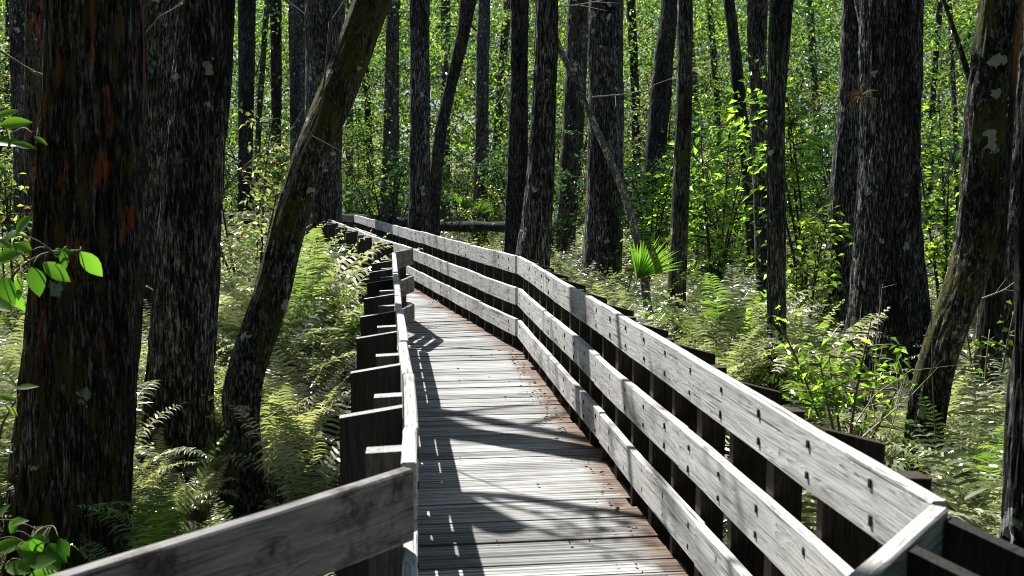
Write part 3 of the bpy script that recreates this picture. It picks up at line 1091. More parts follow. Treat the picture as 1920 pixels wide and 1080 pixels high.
# ------------------------------------------------------------------ ferns
def fern_fronds(base, az, L, e0, e1, P_, rg, K=10, pw=.024, plen=.16):
    """vectorised fronds -> V, polys, tint"""
    n = len(base)
    s = np.linspace(0, 1, K)
    ang = e0[:, None] + (e1 - e0)[:, None] * (s[None] ** 1.5)
    step = L[:, None] / (K - 1)
    hx = np.concatenate([np.zeros((n, 1)), np.cumsum(np.cos(ang[:, :-1]) * step, 1)], 1)
    hz = np.concatenate([np.zeros((n, 1)), np.cumsum(np.sin(ang[:, :-1]) * step, 1)], 1)
    D = np.stack([np.cos(az), np.sin(az), np.zeros(n)], -1)
    S = np.stack([-np.sin(az), np.cos(az), np.zeros(n)], -1)
    spine = base[:, None] + D[:, None] * hx[..., None] + np.array([0, 0, 1.0]) * hz[..., None]
    # rachis ribbon
    rw = (.0045 * (1 - .75 * s))[None, :, None]
    Vr = np.stack([spine - S[:, None] * rw, spine + S[:, None] * rw], 2)     # n,K,2,3
    i = np.arange(K - 1)
    q = np.stack([i * 2, i * 2 + 1, i * 2 + 3, i * 2 + 2], -1)
    Qr = (np.arange(n)[:, None, None] * (2 * K) + q[None]).reshape(-1, 4)
    Vr = Vr.reshape(-1, 3)
    # pinnae
    sp = np.linspace(.16, .985, P_)
    f = sp * (K - 1)
    i0 = np.minimum(f.astype(int), K - 2)
    fr = (f - i0)[None, :, None]
    pos = spine[:, i0] * (1 - fr) + spine[:, i0 + 1] * fr
    T = spine[:, i0 + 1] - spine[:, i0]
    T /= np.linalg.norm(T, axis=-1, keepdims=True)
    prof = np.sin(np.clip((sp - .08) / .98, 0, 1) ** .75 * math.pi) ** .8 * (1 - .25 * sp)
    prof = np.maximum(prof, .08)
    Vp = []
    tv = rg.uniform(-.25, .25, n)
    Nn = np.cross(T, S[:, None])            # roughly frond normal
    Nn *= np.sign(Nn[..., 2:3] + 1e-6)
    for sgn in (-1, 1):
        side = S[:, None] * sgn
        ln = (L[:, None] * plen * prof[None] * rg.uniform(.85, 1.15, (n, P_)))[..., None]
        dirv = side * .93 + T * rg.uniform(.12, .42, (n, P_))[..., None] + Nn * (rg.uniform(-.05, .28, (n, P_))[..., None])
        dirv /= np.linalg.norm(dirv, axis=-1, keepdims=True)
        wv = T * (pw * L[:, None] * (.55 + .45 * prof[None]))[..., None] * .5
        wv = wv + Nn * (rg.normal(0, .35, (n, P_)) * pw * .5)[..., None]
        dr = ln * rg.uniform(.10, .45, (n, P_))[..., None]
        dn = np.array([0, 0, -1.0])
        m1 = pos + dirv * ln * .36 + Nn * ln * .05 + dn * dr * .10
        m2 = pos + dirv * ln * .72 + Nn * ln * .03 + dn * dr * .45
        tip = pos + dirv * ln * .97 + dn * dr
        Vp.append(np.stack([pos - wv * .8, pos + wv * .8, m1 + wv, m1 - wv, m2 + wv * .7, m2 - wv * .7, tip], 2))   # n,P,7,3
    Vp = np.stack(Vp, 2)      # n,P,2,7,3
    cnt = n * P_ * 2
    Vp = Vp.reshape(-1, 3)
    k = np.arange(cnt)[:, None] * 7 + len(Vr)
    Q = np.concatenate([k + [[0, 1, 2, 3]], k + [[3, 2, 4, 5]]])
    Tr = k + [[5, 4, 6]]
    tint = np.clip(rg.random(n) * .8 + .1, 0, 1)
    tr = np.repeat(tint, 2 * K)
    tp = np.clip(np.repeat(tint, P_ * 14) + np.repeat(rg.normal(0, .14, cnt), 7), 0, 1)
    return np.concatenate([Vr, Vp]), [np.concatenate([Qr, Q]), Tr], np.concatenate([tr, tp])


def fern_params(centers, rg, nf=(7, 11), Lr=(.7, 1.15)):
    bs, az, L, e0, e1 = [], [], [], [], []
    for c in centers:
        k = int(rg.integers(*nf))
        a0 = rg.random() * 6.28
        hgt = rg.uniform(*Lr) * (soft(c[0], c[1]) if c[1] > 1 else 1)
        for q in range(k):
            bs.append(c + np.array([rg.normal(0, .03), rg.normal(0, .03), 0]))
            az.append(a0 + q * 6.283 / k + rg.normal(0, .3))
            L.append(hgt * rg.uniform(.7, 1.15))
            e0.append(R(rg.uniform(66, 89)))
            e1.append(R(rg.uniform(-50, 50)))
    return np.array(bs), np.array(az), np.array(L), np.array(e0), np.array(e1)


# keep-out test for the deck
def seg_dist(p, a, b):
    ab = b - a
    t = np.clip(((p - a) @ ab) / (ab @ ab), 0, 1)
    return np.linalg.norm(p - (a + t[:, None] * ab), axis=1)


CENTER = [(Lc[0] + Rc[0]) / 2, (Lc[1] + Rc[1]) / 2, (L_NEAR + R_NEAR) / 2, (L_A + R_FAR) / 2, (L_END + R_END) / 2, (L_LAST + R_LAST) / 2]


def off_deck(xy, margin=1.0):
    d = np.full(len(xy), 1e9)
    for a, b in zip(CENTER[:-1], CENTER[1:]):
        d = np.minimum(d, seg_dist(xy, a, b))
    return d > margin


FEET = [(-40, 240, 6.3, 1.8), (240, 420, 8.2, 2.0), (395, 520, 7.5, 1.8), (1600, 1825, 7.6, 3.6), (1410, 1495, 10, 2.6), (1560, 1775, 13.5, 3.6)]
SOFT = [(-150, 330, 6.3, 2.5), (200, 460, 8.2, 2.6), (360, 560, 7.5, 2.0), (1600, 1850, 7.6, 3.4), (1330, 1560, 10, 4.5), (1480, 1850, 16, 7.5), (1200, 1340, 14, 3.5), (540, 670, 22, 4)]


def soft(x, y):
    px = 960 + FPX * x / y
    return min([1.0] + [.42 for (a, b, Y, d) in SOFT if a < px < b and Y - d < y < Y + .3])


def scatter(n, y0, y1, rg, widen=1.0, margin=1.22):
    y = y0 + (y1 - y0) * rg.random(n * 3) ** .8
    x = (rg.random(n * 3) * 2 - 1) * (y * .56 * widen + 1.2)
    xy = np.stack([x, y], -1)
    xy = xy[off_deck(xy, margin)]
    px = 960 + FPX * xy[:, 0] / xy[:, 1]
    keep = np.ones(len(xy), bool)
    for (a, b, Y, d) in FEET:
        keep &= ~((px > a) & (px < b) & (xy[:, 1] < Y + .3) & (xy[:, 1] > Y - d))
    return xy[keep][:n]


rg = np.random.default_rng(21)
# one mass of ferns: near (detailed) + far (coarser) in one mesh
acc = Acc()
xy = scatter(1050, 4.8, 17, rg)
c = np.stack([xy[:, 0], xy[:, 1], ground_h(xy[:, 0], xy[:, 1])], -1)
V, P, tt = fern_fronds(*fern_params(c, rg, (6, 9), (.8, 1.35)), 27, rg, pw=.017, plen=.17)
acc.add(V, P, 0, tt)
xy = scatter(1300, 15, 36, rg)
c = np.stack([xy[:, 0], xy[:, 1], ground_h(xy[:, 0], xy[:, 1])], -1)
V, P, tt = fern_fronds(*fern_params(c, rg, (6, 8), (.9, 1.5)), 16, rg, K=7, pw=.027)
acc.add(V, P, 0, tt)
o = acc.build('undergrowth', [M_FERN])
tag(o, 'sunlit fern undergrowth carpeting the swamp floor', None, None, 'stuff')

# individual ferns near the boardwalk
PROTO = []
for k in range(7):
    bs = fern_params([np.zeros(3)], np.random.default_rng(300 + k), (9, 13), (.95, 1.25))
    V, P, tt = fern_fronds(*bs, 32, np.random.default_rng(400 + k), K=12, pw=.017, plen=.17)
    PROTO.append((V, P, tt))


def fern_obj(mat, k, x, y, sc, rz, label, group=None, zoff=0, mesh_cache={}):
    key = (mat.name, k)
    if key in mesh_cache:
        o = mesh_cache[key].copy()
        for q in ('label', 'group', 'category'):
            if q in o:
                del o[q]
        col.objects.link(o)
    else:
        a = Acc()
        a.add(*PROTO[k][:2], 0, PROTO[k][2])
        o = a.build('fern_plant', [mat])
        mesh_cache[key] = o
    o.location = (x, y, float(ground_h(x, y)) + zoff)
    if group:
        sc *= max(.48, soft(x, y))
    o.scale = (sc, sc, sc)
    o.rotation_euler = (0, 0, rz)
    tag(o, label, 'fern', group)
    return o


def fern_at(px, py, Y, mat, k, sc, rz, label, group=None):
    p = at_y(px, py, Y)
    return fern_obj(mat, k, p[0], p[1], sc, rz, label, group)


fern_at(330, 1000, 5.6, M_FERNB, 0, 1.0, .4, 'vivid green fern at the foot of the second left cypress')
fern_at(250, 1000, 5.2, M_FERNB, 3, .8, 1.9, 'shaded blue green fern against the rusty foreground trunk')
fern_at(470, 1000, 5.2, M_FERN, 1, .8, 2.4, 'fern with pale arching frond just above the stained railing board')
fern_at(1838, 900, 6.6, M_FERNB, 2, .95, .9, 'bright fern column at the right between crooked tree and edge')
fern_at(1868, 800, 8.2, M_FERN, 4, 1.3, 2.2, 'silvery fern behind the bright one at the right edge')
fern_at(1545, 560, 9.0, M_FERNB, 5, 1.2, .2, 'tall yellow green fern left of the huge right trunk')
fern_at(1510, 600, 10.6, M_FERN, 6, 1.3, 1.3, 'tall pale fern between slender grey trunk and huge trunk')
fern_at(1385, 560, 11.0, M_FERN, 2, 1.4, 4.1, 'silvery drooping fern behind the right railing near the slender pair')
fern_at(1265, 600, 9.5, M_FERN, 1, .95, 2.8, 'white glinting fern at the foot of the slim upright trunk')
fern_at(1140, 540, 12, M_FERN, 0, 1.1, 3.3, 'grey fern clump before the wide black cypress')
rg2 = np.random.default_rng(77)
xy = scatter(70, 6.0, 13, rg2, .95, 1.5)
for i, (x, y) in enumerate(xy):
    fern_obj(M_FERN, i % 7, x, y, float(rg2.uniform(.8, 1.25)), float(rg2.random() * 6.28), 'arching glossy fern in the sunlit bed beside the boardwalk', 'ferns beside the boardwalk')

rg2 = np.random.default_rng(78)
for i in range(8):
    q = np.array([rg2.uniform(-2.9, -2.3), rg2.uniform(9.3, 12.0)])
    fern_obj(M_FERN if i % 3 else M_FERNB, i % 7, q[0], q[1], float(rg2.uniform(1.55, 1.85)), float(rg2.random() * 6.28),
             'tall feathery fern along the outside of the far left railing', 'tall ferns along the far left railing')
for i in range(26):
    y = rg2.uniform(6.6, 11)
    x = -1.9 - .06 * y - abs(rg2.normal(0, .9))
    if 395 < 960 + FPX * x / y < 525 and y < 7.7:
        continue
    fern_obj(M_FERN, i % 7, x, y, float(rg2.uniform(.9, 1.3)), float(rg2.random() * 6.28),
             'arching glossy fern in the sunlit bed beside the boardwalk', 'ferns beside the boardwalk')
for i in range(44):
    f = (i + rg2.random()) / 44
    q = L_B + (L_END - L_B) * f * 1.15 + np.array([-dfar[1], dfar[0]]) * rg2.uniform(.65, 1.4) + np.array([-.1, -.3])
    fern_obj(M_FERN if i % 6 else M_FERNB, i % 7, q[0], q[1], float(rg2.uniform(1.45, 1.8)), float(rg2.random() * 6.28),
             'tall feathery fern along the outside of the far left railing', 'tall ferns along the far left railing')
for i in range(12):
    y = rg2.uniform(9.4, 12)
    px = rg2.uniform(1325, 1395) if i < 8 else rg2.uniform(1512, 1555)
    fern_obj(M_FERN if i % 4 else M_FERNB, i % 7, (px - 960) / FPX * y, y, float(rg2.uniform(1.05, 1.35)) / max(.48, soft((px - 960) / FPX * y, y)), float(rg2.random() * 6.28),
             'tall feathery fern standing beyond the long right railing', 'tall ferns beyond the right railing')
for i in range(26):
    y = rg2.uniform(9.5, 16)
    x = rg2.uniform(.14, .42) * y - .02 * y * (y < 11)
    if any(a < 960 + FPX * x / y < b and Y - d < y < Y + .3 for (a, b, Y, d) in FEET):
        continue
    fern_obj(M_FERN if i % 3 else M_FERNB, i % 7, x, y, float(rg2.uniform(1.1, 1.5)), float(rg2.random() * 6.28),
             'tall feathery fern standing beyond the long right railing', 'tall ferns beyond the right railing')

# ------------------------------------------------------------------ shrubs
def shrub_geo(seed, height, spread, nstem, nbr, nleaf, lsize, straight=.6, low=.25):
    rg = np.random.default_rng(seed)
    st = Acc()
    pts = []
    axs = []
    for i in range(nstem):
        a = rg.random() * 6.28
        lean = spread * rg.uniform(.3, 1.0)
        hh = height * rg.uniform(.65, 1.05)
        t = np.linspace(0, 1, 10)
        b = np.array([math.cos(a), math.sin(a), 0])
        pp = np.outer(t ** 1.4, b * lean) + np.outer(t, [0, 0, hh]) + np.stack([np.sin(t * 5 + i) * .05 * spread, np.cos(t * 4 + i) * .05 * spread, 0 * t], -1) * t[:, None]
        pp = pp + b * .05
        r0 = .008 + .006 * height
        V, P = tube(pp, r0 * (1 - .85 * t) + .002, 5)
        st.add(V, P)
        for j in range(nbr):
            u = rg.uniform(low, 1.0)
            s0 = np.array([np.interp(u, t, pp[:, q]) for q in range(3)])
            d = rg.normal(size=3)
            d[2] = abs(d[2]) * .35 + .1
            d /= np.linalg.norm(d)
            ln = spread * rg.uniform(.35, .8) * (1.15 - .5 * u)
            tb = np.linspace(0, 1, 6)
            bp = s0 + d * (tb * ln)[:, None] + np.array([0, 0, -.15 * ln]) * (tb ** 2)[:, None]
            V, P = tube(bp, r0 * .4 * (1 - .8 * tb) + .0015, 4)
            st.add(V, P)
            m = max(1, nleaf // (nstem * nbr))
            ub = rg.uniform(.2, 1.0, m)
            lp_ = np.stack([np.interp(ub, tb, bp[:, q]) for q in range(3)], -1)
            pts.append(lp_ + rg.normal(size=(m, 3)) * lsize * .8)
            axs.append(np.repeat(d[None], m, 0))
    C = np.concatenate(pts)
    A = np.concatenate(axs)
    lv = Acc()
    V, P, tt = leaf_cloud(C, rg.uniform(.6, 1.25, len(C)) * lsize, rg, .55, .35, .6, .14, A)
    # clump-wise light and dark tints
    lv.add(V, P, 0, tt)
    return st, lv


def shrub_proto(name, seed, height, spread, nstem, nbr, nleaf, lsize, mat, label, cat, group=None, loc=(0, 0, 0), stem_mat=None, low=.25):
    st, lv = shrub_geo(seed, height, spread, nstem, nbr, nleaf, lsize, low=low)
    root = empty(name, loc, label, cat, group)
    s = st.build('stem', [stem_mat or M_TWIGD], root, True)
    f = lv.build('foliage', [mat], root)
    kids(root, s, f)
    return root


def ground_at(px, Y):
    p = at_y(px, 500, Y)
    return (p[0], Y, float(ground_h(p[0], Y)))


# distinctive bushes
shrub_proto('leafy_bush', 501, 3.9, 1.0, 5, 14, 760, .17, M_LIME, 'vivid green bush between the wide black cypress and slim trunk', 'bush', None, ground_at(1218, 19.5))
shrub_proto('leafy_bush', 502, 4.0, 1.0, 5, 14, 800, .16, M_LIME, 'vivid green bush right of the slim upright trunk', 'bush', None, ground_at(1340, 17.5))
shrub_proto('leafy_bush', 503, 4.4, .9, 4, 13, 640, .17, M_LIME, 'tall bright bush left of the huge right trunk', 'bush', None, ground_at(1525, 15.5))
shrub_proto('leafy_bush', 504, 2.3, .6, 4, 9, 420, .11, M_LEAFY, 'low yellow green bush under the tall one left of the huge trunk', 'bush', None, ground_at(1505, 12.5))
shrub_proto('leafy_bush', 505, 1.65, .6, 6, 7, 300, .095, M_LIME, 'bare stemmed bush with few yellow green leaves at the crooked tree', 'bush', None, ground_at(1600, 7.9), M_TWIG, .5)
shrub_proto('leafy_bush', 506, 1.75, .45, 3, 5, 70, .085, M_LIME, 'sparse yellow leaved bush behind the crooked lichen tree', 'bush', None, ground_at(1860, 8.6), M_TWIG, .6)
shrub_proto('leafy_bush', 507, 4.2, .8, 4, 12, 900, .12, M_LEAF, 'airy green bush between huge trunk and crooked lichen tree', 'bush', None, ground_at(1780, 14.5))
shrub_proto('leafy_bush', 508, 2.6, .7, 5, 8, 500, .10, M_LEAFY, 'yellowish bush left of the rusty foreground cypress', 'bush', None, ground_at(18, 12))
shrub_proto('leafy_bush', 509, 3.6, .9, 5, 10, 900, .12, M_LEAFY, 'yellow leaved bush beyond the far boardwalk end', 'bush', None, ground_at(700, 30))
shrub_proto('leafy_bush', 510, 3.4, .9, 5, 10, 900, .10, M_LEAFP, 'pale twiggy bush between second left cypress and leaning trunk', 'bush', None, ground_at(470, 13))

# understory copies
protos = []
spec = [(601, 5.5, 1.5, 4, 16, 1500, .13, M_LEAF), (602, 4.2, 1.4, 5, 14, 1500, .11, M_LEAFY), (603, 6.5, 1.6, 4, 18, 1700, .13, M_LEAFP),
        (604, 3.2, 1.2, 5, 12, 1200, .10, M_LEAFY), (605, 7.0, 1.7, 4, 20, 1900, .13, M_LEAF), (606, 5.0, 1.4, 5, 14, 1500, .12, M_LEAFD)]
ULAB = {0: 'green understory bush between distant trunks', 1: 'yellow green understory bush between distant trunks', 2: 'tall pale glinting understory bush between distant trunks',
        3: 'low yellow understory bush between distant trunks', 4: 'tall green understory bush between distant trunks', 5: 'dark green understory bush between distant trunks'}
UGRP = {0: 'green understory bushes', 1: 'yellow green understory bushes', 2: 'tall pale understory bushes', 3: 'low yellow understory bushes', 4: 'tall green understory bushes', 5: 'dark green understory bushes'}
first = {}
rg3 = np.random.default_rng(91)
n_us = 0
for i in range(190):
    if n_us >= 74:
        break
    y = float(rg3.uniform(23.5, 44))
    x = float((rg3.random() * 2 - 1) * (y * .56 + 1))
    if not off_deck(np.array([[x, y]]), 2.2)[0]:
        continue
    k = int(rg3.choice([0, 1, 2, 3, 4, 5, 5, 5]))
    loc = (x, y, float(ground_h(x, y)))
    if k not in first:
        s = spec[k]
        first[k] = shrub_proto('understory_bush', *s[:7], s[7], ULAB[k], 'bush', UGRP[k], loc)
        o = first[k]
    else:
        o = copy_tree(first[k])
        o.location = loc
    o.rotation_euler = (0, 0, float(rg3.random() * 6.28))
    sc = float(rg3.uniform(.75, 1.2))
    o.scale = (sc, sc, sc)
    n_us += 1

# far woods: one mass of leaf clumps
def far_woods():
    rg = np.random.default_rng(123)
    mats = [M_LEAF, M_LEAFY, M_LEAFP, M_LEAFD]
    acc = Acc()
    for mi, nb in ((0, 1800), (1, 1400), (2, 1900), (3, 3000)):
        y = rg.uniform(34, 84, nb)
        y[: nb * 3 // 5] = rg.uniform(72, 104, nb * 3 // 5)
        x = (rg.random(nb) * 2 - 1) * (y * .58 + 3)
        z = GROUND + rg.random(nb) ** .75 * (y * .215 + 3.2)
        c = np.stack([x, y, z], -1)
        per = 44
        p = (c[:, None] + rg.normal(size=(nb, per, 3)) * [.62, .62, .30]).reshape(-1, 3)
        L = rg.uniform(.12, .30, len(p)) * np.repeat(np.clip(y / 55, .7, 1.5), per)
        V, P, t = leaf_cloud(p, L, rg, .6)
        t = np.clip(t * .4 + np.repeat(rg.random(nb) ** 1.5, per * 4) * .6, 0, 1)
        acc.add(V, P, mi, t)
    # low backing foliage
    nb = 1500
    y = rg.uniform(80, 108, nb)
    c = np.stack([(rg.random(nb) * 2 - 1) * (y * .58 + 3), y, GROUND + rg.random(nb) * (y * .2 + 4)], -1)
    p = (c[:, None] + rg.normal(size=(nb, 44, 3)) * [.9, .7, .5]).reshape(-1, 3)
    V, P, t = leaf_cloud(p, rg.uniform(.2, .5, len(p)), rg, .6)
    acc.add(V, P, 2, t)
    # branches
    for _ in range(420):
        y = rg.uniform(34, 80)
        x = (rg.random() * 2 - 1) * (y * .57 + 2)
        z = GROUND + rg.random() * (y * .2 + 3)
        d = rg.normal(size=3) * [1, .4, .8]
        ln = rg.uniform(1, 4)
        t = np.linspace(0, 1, 6)[:, None]
        pp = np.array([x, y, z]) + d * t * ln * .6 + np.array([.2, 0, .2]) * np.sin(t * 4)
        V, P = tube(pp, np.linspace(.04, .01, 6), 4)
        acc.add(V, P, 4)
    o = acc.build('far_woods', mats + [M_TWIGD])
    tag(o, 'distant sunlit woods closing the view behind all trunks', None, None, 'stuff')


far_woods()


# ------------------------------------------------------------------ palmettos, air plant, saplings, sticks
def palmetto(loc, rad, nfan, label, seed, mat=M_PALM, stem=.5):
    rg = np.random.default_rng(seed)
    root = empty('palmetto_plant', loc, label, 'palmetto')
    for f in range(nfan):
        a = rg.random() * 6.28 if nfan > 1 else -1.2
        d = np.array([math.cos(a) * .45, math.sin(a) * .45, 1.0])
        d /= np.linalg.norm(d)
        top = d * stem * rg.uniform(.8, 1.1)
        acc = Acc()
        t = np.linspace(0, 1, 5)[:, None]
        V, P = tube(d * t * np.linalg.norm(top), np.full(5, .008), 5)
        acc.add(V, P, 0, .5)
        acc.build('stalk', [mat], root)
        acc = Acc()
        # blade plane: facing roughly the viewer with a random yaw
        yaw = rg.normal(0, .25)
        X = np.array([math.cos(yaw), math.sin(yaw), 0])
        N = np.cross(X, d)
        nl = 22
        for q in range(nl):
            th = R(-22 + 92 * q / (nl - 1))
            dl = math.cos(th) * d + math.sin(th) * X + N * rg.normal(0, .05)
            wv = -math.sin(th) * d + math.cos(th) * X
            ln = rad * rg.uniform(.85, 1.05) * (1 - .15 * abs(th))
            w_ = rad * .024
            s = np.array([.0, .35, .65, 1.0])
            ws = np.array([.35, 1, .8, .02])
            V = []
            for si, wi in zip(s, ws):
                p = top + dl * ln * si - np.array([0, 0, .12 * ln]) * si ** 2.5
                V += [p + wv * w_ * wi, p + N * w_ * wi * .5, p - wv * w_ * wi]
            Q = []
            for i in range(3):
                for c_ in (0, 1):
                    Q.append((i * 3 + c_, i * 3 + c_ + 1, i * 3 + c_ + 4, i * 3 + c_ + 3))
            acc.add(np.array(V), [np.array(Q)], 0, rg.random())
        acc.build('fan_blade', [mat], root)
    return root


def p_at(px, py, Y, dz=0):
    p = at_y(px, py, Y)
    return (p[0], p[1], p[2] + dz)


palmetto(p_at(1190, 545, 13), .78, 1, 'bright palmetto fan beside the spotted snag', 1, stem=.2)
palmetto(p_at(1178, 545, 13.2), .30, 1, 'small deep green palmetto left of the bright fan', 2, M_LEAFD, .4)
palmetto(p_at(885, 430, 24), .5, 2, 'small bright palmetto above the far railing', 3, stem=.5)
palmetto(p_at(1768, 350, 12), .3, 2, 'blue green palmetto blade between the huge trunk and crooked tree', 4, M_LEAFD, .3)

# spiky air plant on the slimmer right cypress
acc = Acc()
rg = np.random.default_rng(8)
c = np.array(p_at(1612, 178, 13.0))
for i in range(70):
    d = rg.normal(size=3) * [1, .7, 1]
    d[0] -= .55
    d[1] -= .4
    d /= np.linalg.norm(d)
    ln = rg.uniform(.12, .30)
    t = np.linspace(0, 1, 4)[:, None]
    pp = d * t * ln + np.array([0, 0, -.08]) * t ** 2 * ln / .3
    V, P = tube(pp, np.linspace(.004, .0008, 4), 3)
    acc.add(V, P, 0, rg.random())
o = acc.build('air_plant', [plain('air_plant_dry', (.30, .20, .09), .6)], None, False, c)
tag(o, 'spiky tan air plant clinging to the huge right cypress', 'air plant')


def sprig(name, pts_px, Y, leaves, label, mat, seed, cat='sapling', base=None, Lw=(.055, .095), wf=.55):
    """near sapling: stem through pixel points at distance Y, leaves: (px,py,angle_deg,length_px)"""
    rg = np.random.default_rng(seed)
    P = [at_y(x, y, Y + dy) for (x, y, dy) in pts_px]
    origin = P[0].copy()
    root = empty(name, origin, label, cat)
    zs = np.array(P)
    # smooth stem
    t = np.linspace(0, len(zs) - 1, 24)
    sm = np.stack([np.interp(t, np.arange(len(zs)), zs[:, q]) for q in range(3)], -1)
    for q in range(3):
        sm[:, q] = smooth1(sm[:, q], 5)
    acc = Acc()
    V, Pq = tube(sm - origin, np.linspace(.009, .003, 24), 6)
    acc.add(V, Pq)
    C, A, N, L, W = [], [], [], [], []
    for (px, py, ang, ln) in leaves:
        Yl = Y + rg.normal(0, .06)
        p = at_y(px, py, Yl)
        a = R(ang)
        k = depth_of(p) / FPX
        dirv = np.array([math.cos(a), rg.normal(0, .35), math.sin(a)])
        C.append(p - origin)
        A.append(dirv)
        N.append(np.array([rg.normal(0, .3), -.85 + rg.normal(0, .35), .75]))
        ln *= .84
        L.append(ln * k)
        W.append(ln * k * wf * rg.uniform(.85, 1.1))
        # petiole to the nearest stem point
        i = int(np.argmin(np.linalg.norm(sm - p, axis=1)))
        tt = np.linspace(0, 1, 6)[:, None]
        pp = sm[i] * (1 - tt) + p * tt + np.array([0, 0, .015]) * np.sin(tt * 3.1)
        V, Pq = tube(pp - origin, np.linspace(.003, .0014, 6), 4)
        acc.add(V, Pq)
    acc.build('stem', [M_TWIG], root, True)
    V, Pq, tt = rich_leaves(np.array(C), np.array(A), np.array(N), np.array(L), np.array(W), rg)
    a2 = Acc()
    a2.add(V, Pq, 0, tt)
    a2.build('foliage', [mat], root, True)
    return root


rgl = np.random.default_rng(31)


def rnd_leaves(n, x0, x1, y0, y1, l0, l1):
    return [(rgl.uniform(x0, x1), rgl.uniform(y0, y1), rgl.uniform(-150, 40), rgl.uniform(l0, l1)) for _ in range(n)]


sprig('sapling', [(-60, 1300, 0), (-45, 900, 0), (-20, 650, .05), (20, 510, .1), (90, 470, .1), (160, 470, .1)], 3.4,
      [(150, 472, -55, 75), (118, 470, -80, 42), (80, 492, -40, 72), (100, 478, 8, 48), (60, 500, -75, 70), (30, 440, 50, 60), (10, 455, 70, 46), (40, 520, -110, 60), (5, 520, -60, 70), (-10, 490, 20, 70), (20, 540, -70, 60), (-20, 560, -20, 70), (60, 470, 160, 50)]
      + rnd_leaves(2, -60, 0, 440, 600, 30, 45),
      'close sapling with lime oval leaves at mid height on the left edge', M_SAP, 1)
sprig('sapling', [(-120, 1300, 0), (-90, 800, 0), (-70, 450, 0), (-30, 280, .05), (40, 240, .1)], 3.1,
      [(0, 235, 8, 75), (-20, 262, -5, 80), (-10, 222, 20, 60), (20, 268, -12, 55), (64, 256, -30, 34), (-40, 300, -20, 60), (-60, 250, 10, 80)],
      'close sapling with blurred light leaves at the upper left edge', M_SAP, 2, wf=.4)
sprig('sapling', [(-30, 1330, 0), (-10, 1200, 0), (20, 1090, .05), (60, 1000, .1), (100, 985, .1)], 3.3,
      [(65, 990, -15, 62), (60, 1010, 10, 50), (20, 1000, 60, 46), (0, 1010, 150, 50), (30, 1030, -20, 70), (75, 1050, 20, 48), (10, 1060, -10, 60), (60, 1075, -5, 70), (40, 1065, 40, 60), (-10, 1035, 20, 60), (110, 1010, -50, 46), (20, 985, 20, 40), (-5, 975, 60, 44), (50, 1090, 10, 70)]
      + rnd_leaves(6, -20, 90, 990, 1090, 45, 65),
      'close plant with round pale green leaves in the bottom left corner', M_SAP, 3, 'plant', wf=.62)
sprig('sapling', [(-40, 1250, 0), (-20, 1000, 0), (0, 800, .05), (40, 735, .1)], 3.8,
      [(30, 728, 10, 50), (0, 742, -10, 44), (10, 760, -60, 40), (-20, 720, 30, 50), (10, 700, 60, 36)],
      'close seedling with thin pale leaves beside the lower rusty trunk', M_FERNB, 4, 'plant', wf=.35)


def stick(name, pts_px, Y, r0, label, mat=M_TWIG, seed=0, cat='branch'):
    rg = np.random.default_rng(seed)
    P = np.array([at_y(x, y, Y + dy) for (x, y, dy) in pts_px])
    t = np.linspace(0, len(P) - 1, 20)
    sm = np.stack([np.interp(t, np.arange(len(P)), P[:, q]) for q in range(3)], -1)
    for q in range(3):
        sm[:, q] = smooth1(sm[:, q], 3)
    acc = Acc()
    o0 = sm[0].copy()
    V, Pq = tube(sm - o0, np.linspace(r0, r0 * .35, 20), 6)
    acc.add(V, Pq)
    for i in range(6, 19, 4):
        d = (sm[i] - sm[i - 1])
        d = d / np.linalg.norm(d) + rg.normal(size=3) * .6
        tt = np.linspace(0, 1, 6)[:, None]
        pp = sm[i] + d * tt * r0 * 22
        V, Pq = tube(pp - o0, np.linspace(r0 * .45, r0 * .12, 6), 4)
        acc.add(V, Pq)
    o = acc.build(name, [mat], None, True, o0)
    tag(o, label, cat)
    return o


M_STICK = plain('bleached_stick', (.42, .38, .30), .7)
stick('dead_branch', [(1572, 860, 0), (1640, 800, 0), (1716, 735, .1)], 6.9, .010, 'thick pale dead stick leaning against the crooked lichen tree', M_STICK, 1)
stick('dead_branch', [(1636, 880, 0), (1672, 800, 0), (1700, 700, 0)], 6.8, .007, 'thin pale stick crossing the thick one by the crooked tree', M_STICK, 2)
stick('dead_branch', [(1600, 800, 0), (1640, 740, 0), (1714, 690, .1)], 7.0, .006, 'upper pale stick bowed towards the crooked lichen tree', M_STICK, 3)
stick('dead_branch', [(1760, 960, 0), (1748, 700, 0), (1746, 560, 0)], 6.9, .006, 'upright bare vine hanging before the crooked lichen tree', M_TWIG, 4, 'vine')
stick('dead_branch', [(1640, 700, 0), (1645, 620, 0), (1655, 530, 0)], 8.5, .006, 'thin upright bare twig before the huge right trunk', M_STICK, 5)
stick('dead_branch', [(530, 390, 0), (560, 300, 0), (600, 220, 0), (612, 120, 0), (626, 0, 0), (640, -60, 0)], 7.2, .012, 'pale vine climbing along the left side of the mossy leaning trunk', M_TWIG, 6, 'vine')
stick('dead_branch', [(400, 380, 0), (460, 310, 0), (556, 235, .1)], 8.0, .010, 'bare grey branch reaching to the mossy leaning trunk', M_TWIG, 7)
stick('dead_branch', [(1108, 182, 0), (1180, 176, 0), (1262, 146, .1)], 14.0, .012, 'pale forked twig beside the wide black cypress', M_STICK, 8)
stick('dead_branch', [(1018, 14, 0), (1080, 10, 0), (1150, -4, 0)], 13.5, .014, 'pale twig sticking out at the top of the snag', M_STICK, 9)
stick('dead_branch', [(0, 95, 0), (40, 120, 0), (84, 150, 0)], 9.0, .012, 'dark bare branch at the upper left corner', M_TWIG, 10)
stick('dead_branch', [(272, 62, 0), (300, 30, 0), (345, 6, 0)], 7.9, .006, 'thin pale twig in the gap between the thick left trunks', M_STICK, 11)
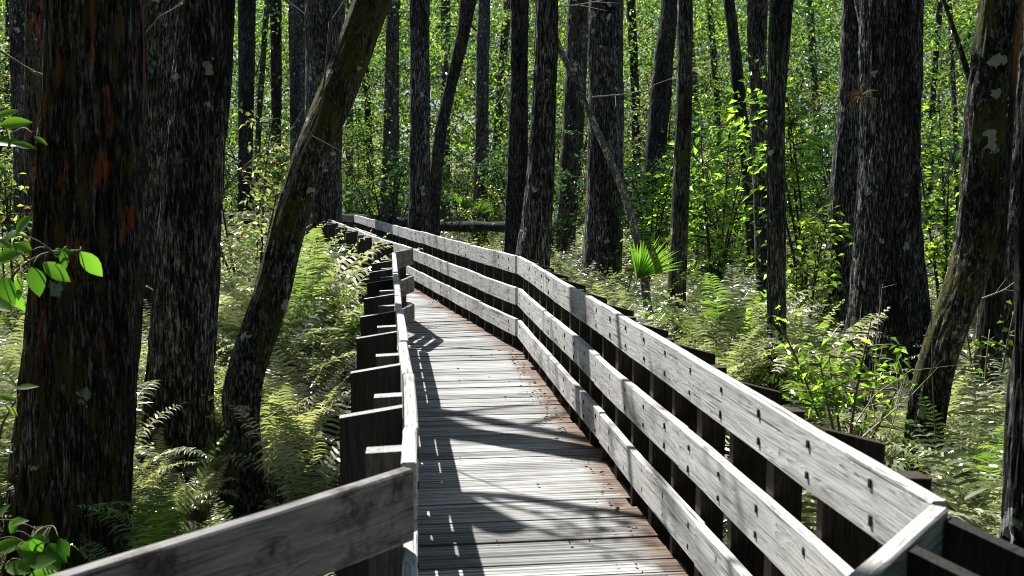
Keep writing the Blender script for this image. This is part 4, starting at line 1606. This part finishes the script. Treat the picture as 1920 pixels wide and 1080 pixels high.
stick('dead_branch', [(1840, 560, 0), (1880, 545, 0), (1930, 510, 0)], 7.0, .006, 'pale twig pointing out to the right edge', M_STICK, 12)
stick('dead_branch', [(1730, 130, 0), (1770, 115, 0), (1820, 105, 0)], 12.5, .010, 'thin grey twig between huge trunk and crooked tree', M_STICK, 13)
stick('dead_branch', [(1418, 540, 0), (1415, 420, 0), (1412, 310, 0), (1394, 296, 0)], 13.0, .010, 'pale vine along the slender trunk pair', M_STICK, 14, 'vine')


# unseen leafy roof added over and behind the viewpoint: it keeps the open sky off the near woodwork
def sky_blocker_canopy():
    rg = np.random.default_rng(55)
    cs = []
    n = 1300
    cs.append(np.stack([rg.uniform(-24, 24, n), rg.uniform(-20, 6, n), rg.uniform(8.5, 12.5, n)], -1))
    n = 700
    cs.append(np.stack([rg.uniform(-24, 24, n), rg.uniform(-21, -13, n), rg.uniform(-.3, 11, n)], -1))
    n = 350
    cs.append(np.stack([rg.uniform(13, 24, n), rg.uniform(-13, 5, n), rg.uniform(-.3, 11, n)], -1))
    cs.append(np.stack([rg.uniform(-24, -13, n), rg.uniform(-13, 3, n), rg.uniform(-.3, 11, n)], -1))
    c = np.concatenate(cs)
    p = (c[:, None] + rg.normal(size=(len(c), 34, 3)) * [.8, .8, .4]).reshape(-1, 3)
    V, P, t = leaf_cloud(p, rg.uniform(.25, .5, len(p)), rg, .6)
    acc = Acc()
    acc.add(V, P, 0, t)
    o = acc.build('sky_blocker_canopy', [M_LEAFD])
    tag(o, 'added unseen leafy canopy blocking sky light behind the viewer', None, None, 'stuff')


sky_blocker_canopy()


def deck_litter():
    rg = np.random.default_rng(64)
    n = 170
    t = rg.random(n) ** .8
    a = R_NEAR + (R_FAR - R_NEAR) * t[:, None]
    off = np.abs(rg.normal(0, .08, n)) + .03
    few = rg.random(n) < .08
    off[few] = rg.uniform(.2, 1.05, few.sum())
    h2 = unit(R_FAR - R_NEAR)
    s2 = np.array([h2[1], -h2[0]])
    xy = a - s2[None] * off[:, None]
    C = np.stack([xy[:, 0], xy[:, 1], np.full(n, .011)], -1)
    V, P, tt = leaf_cloud(C, rg.uniform(.018, .042, n), rg, .5, 0, 3.0, .22)
    V[:, 2] = np.maximum(V[:, 2], .009)
    acc = Acc()
    acc.add(V, P, 0, tt)
    o = acc.build('leaf_litter', [leafmat('dead_leaf', (.17, .085, .04), (.10, .04, .015), .6, .3, 0, (.4, 1.5), .25)])
    tag(o, 'brown fallen leaves along the right edge of the deck', None, None, 'stuff')


deck_litter()
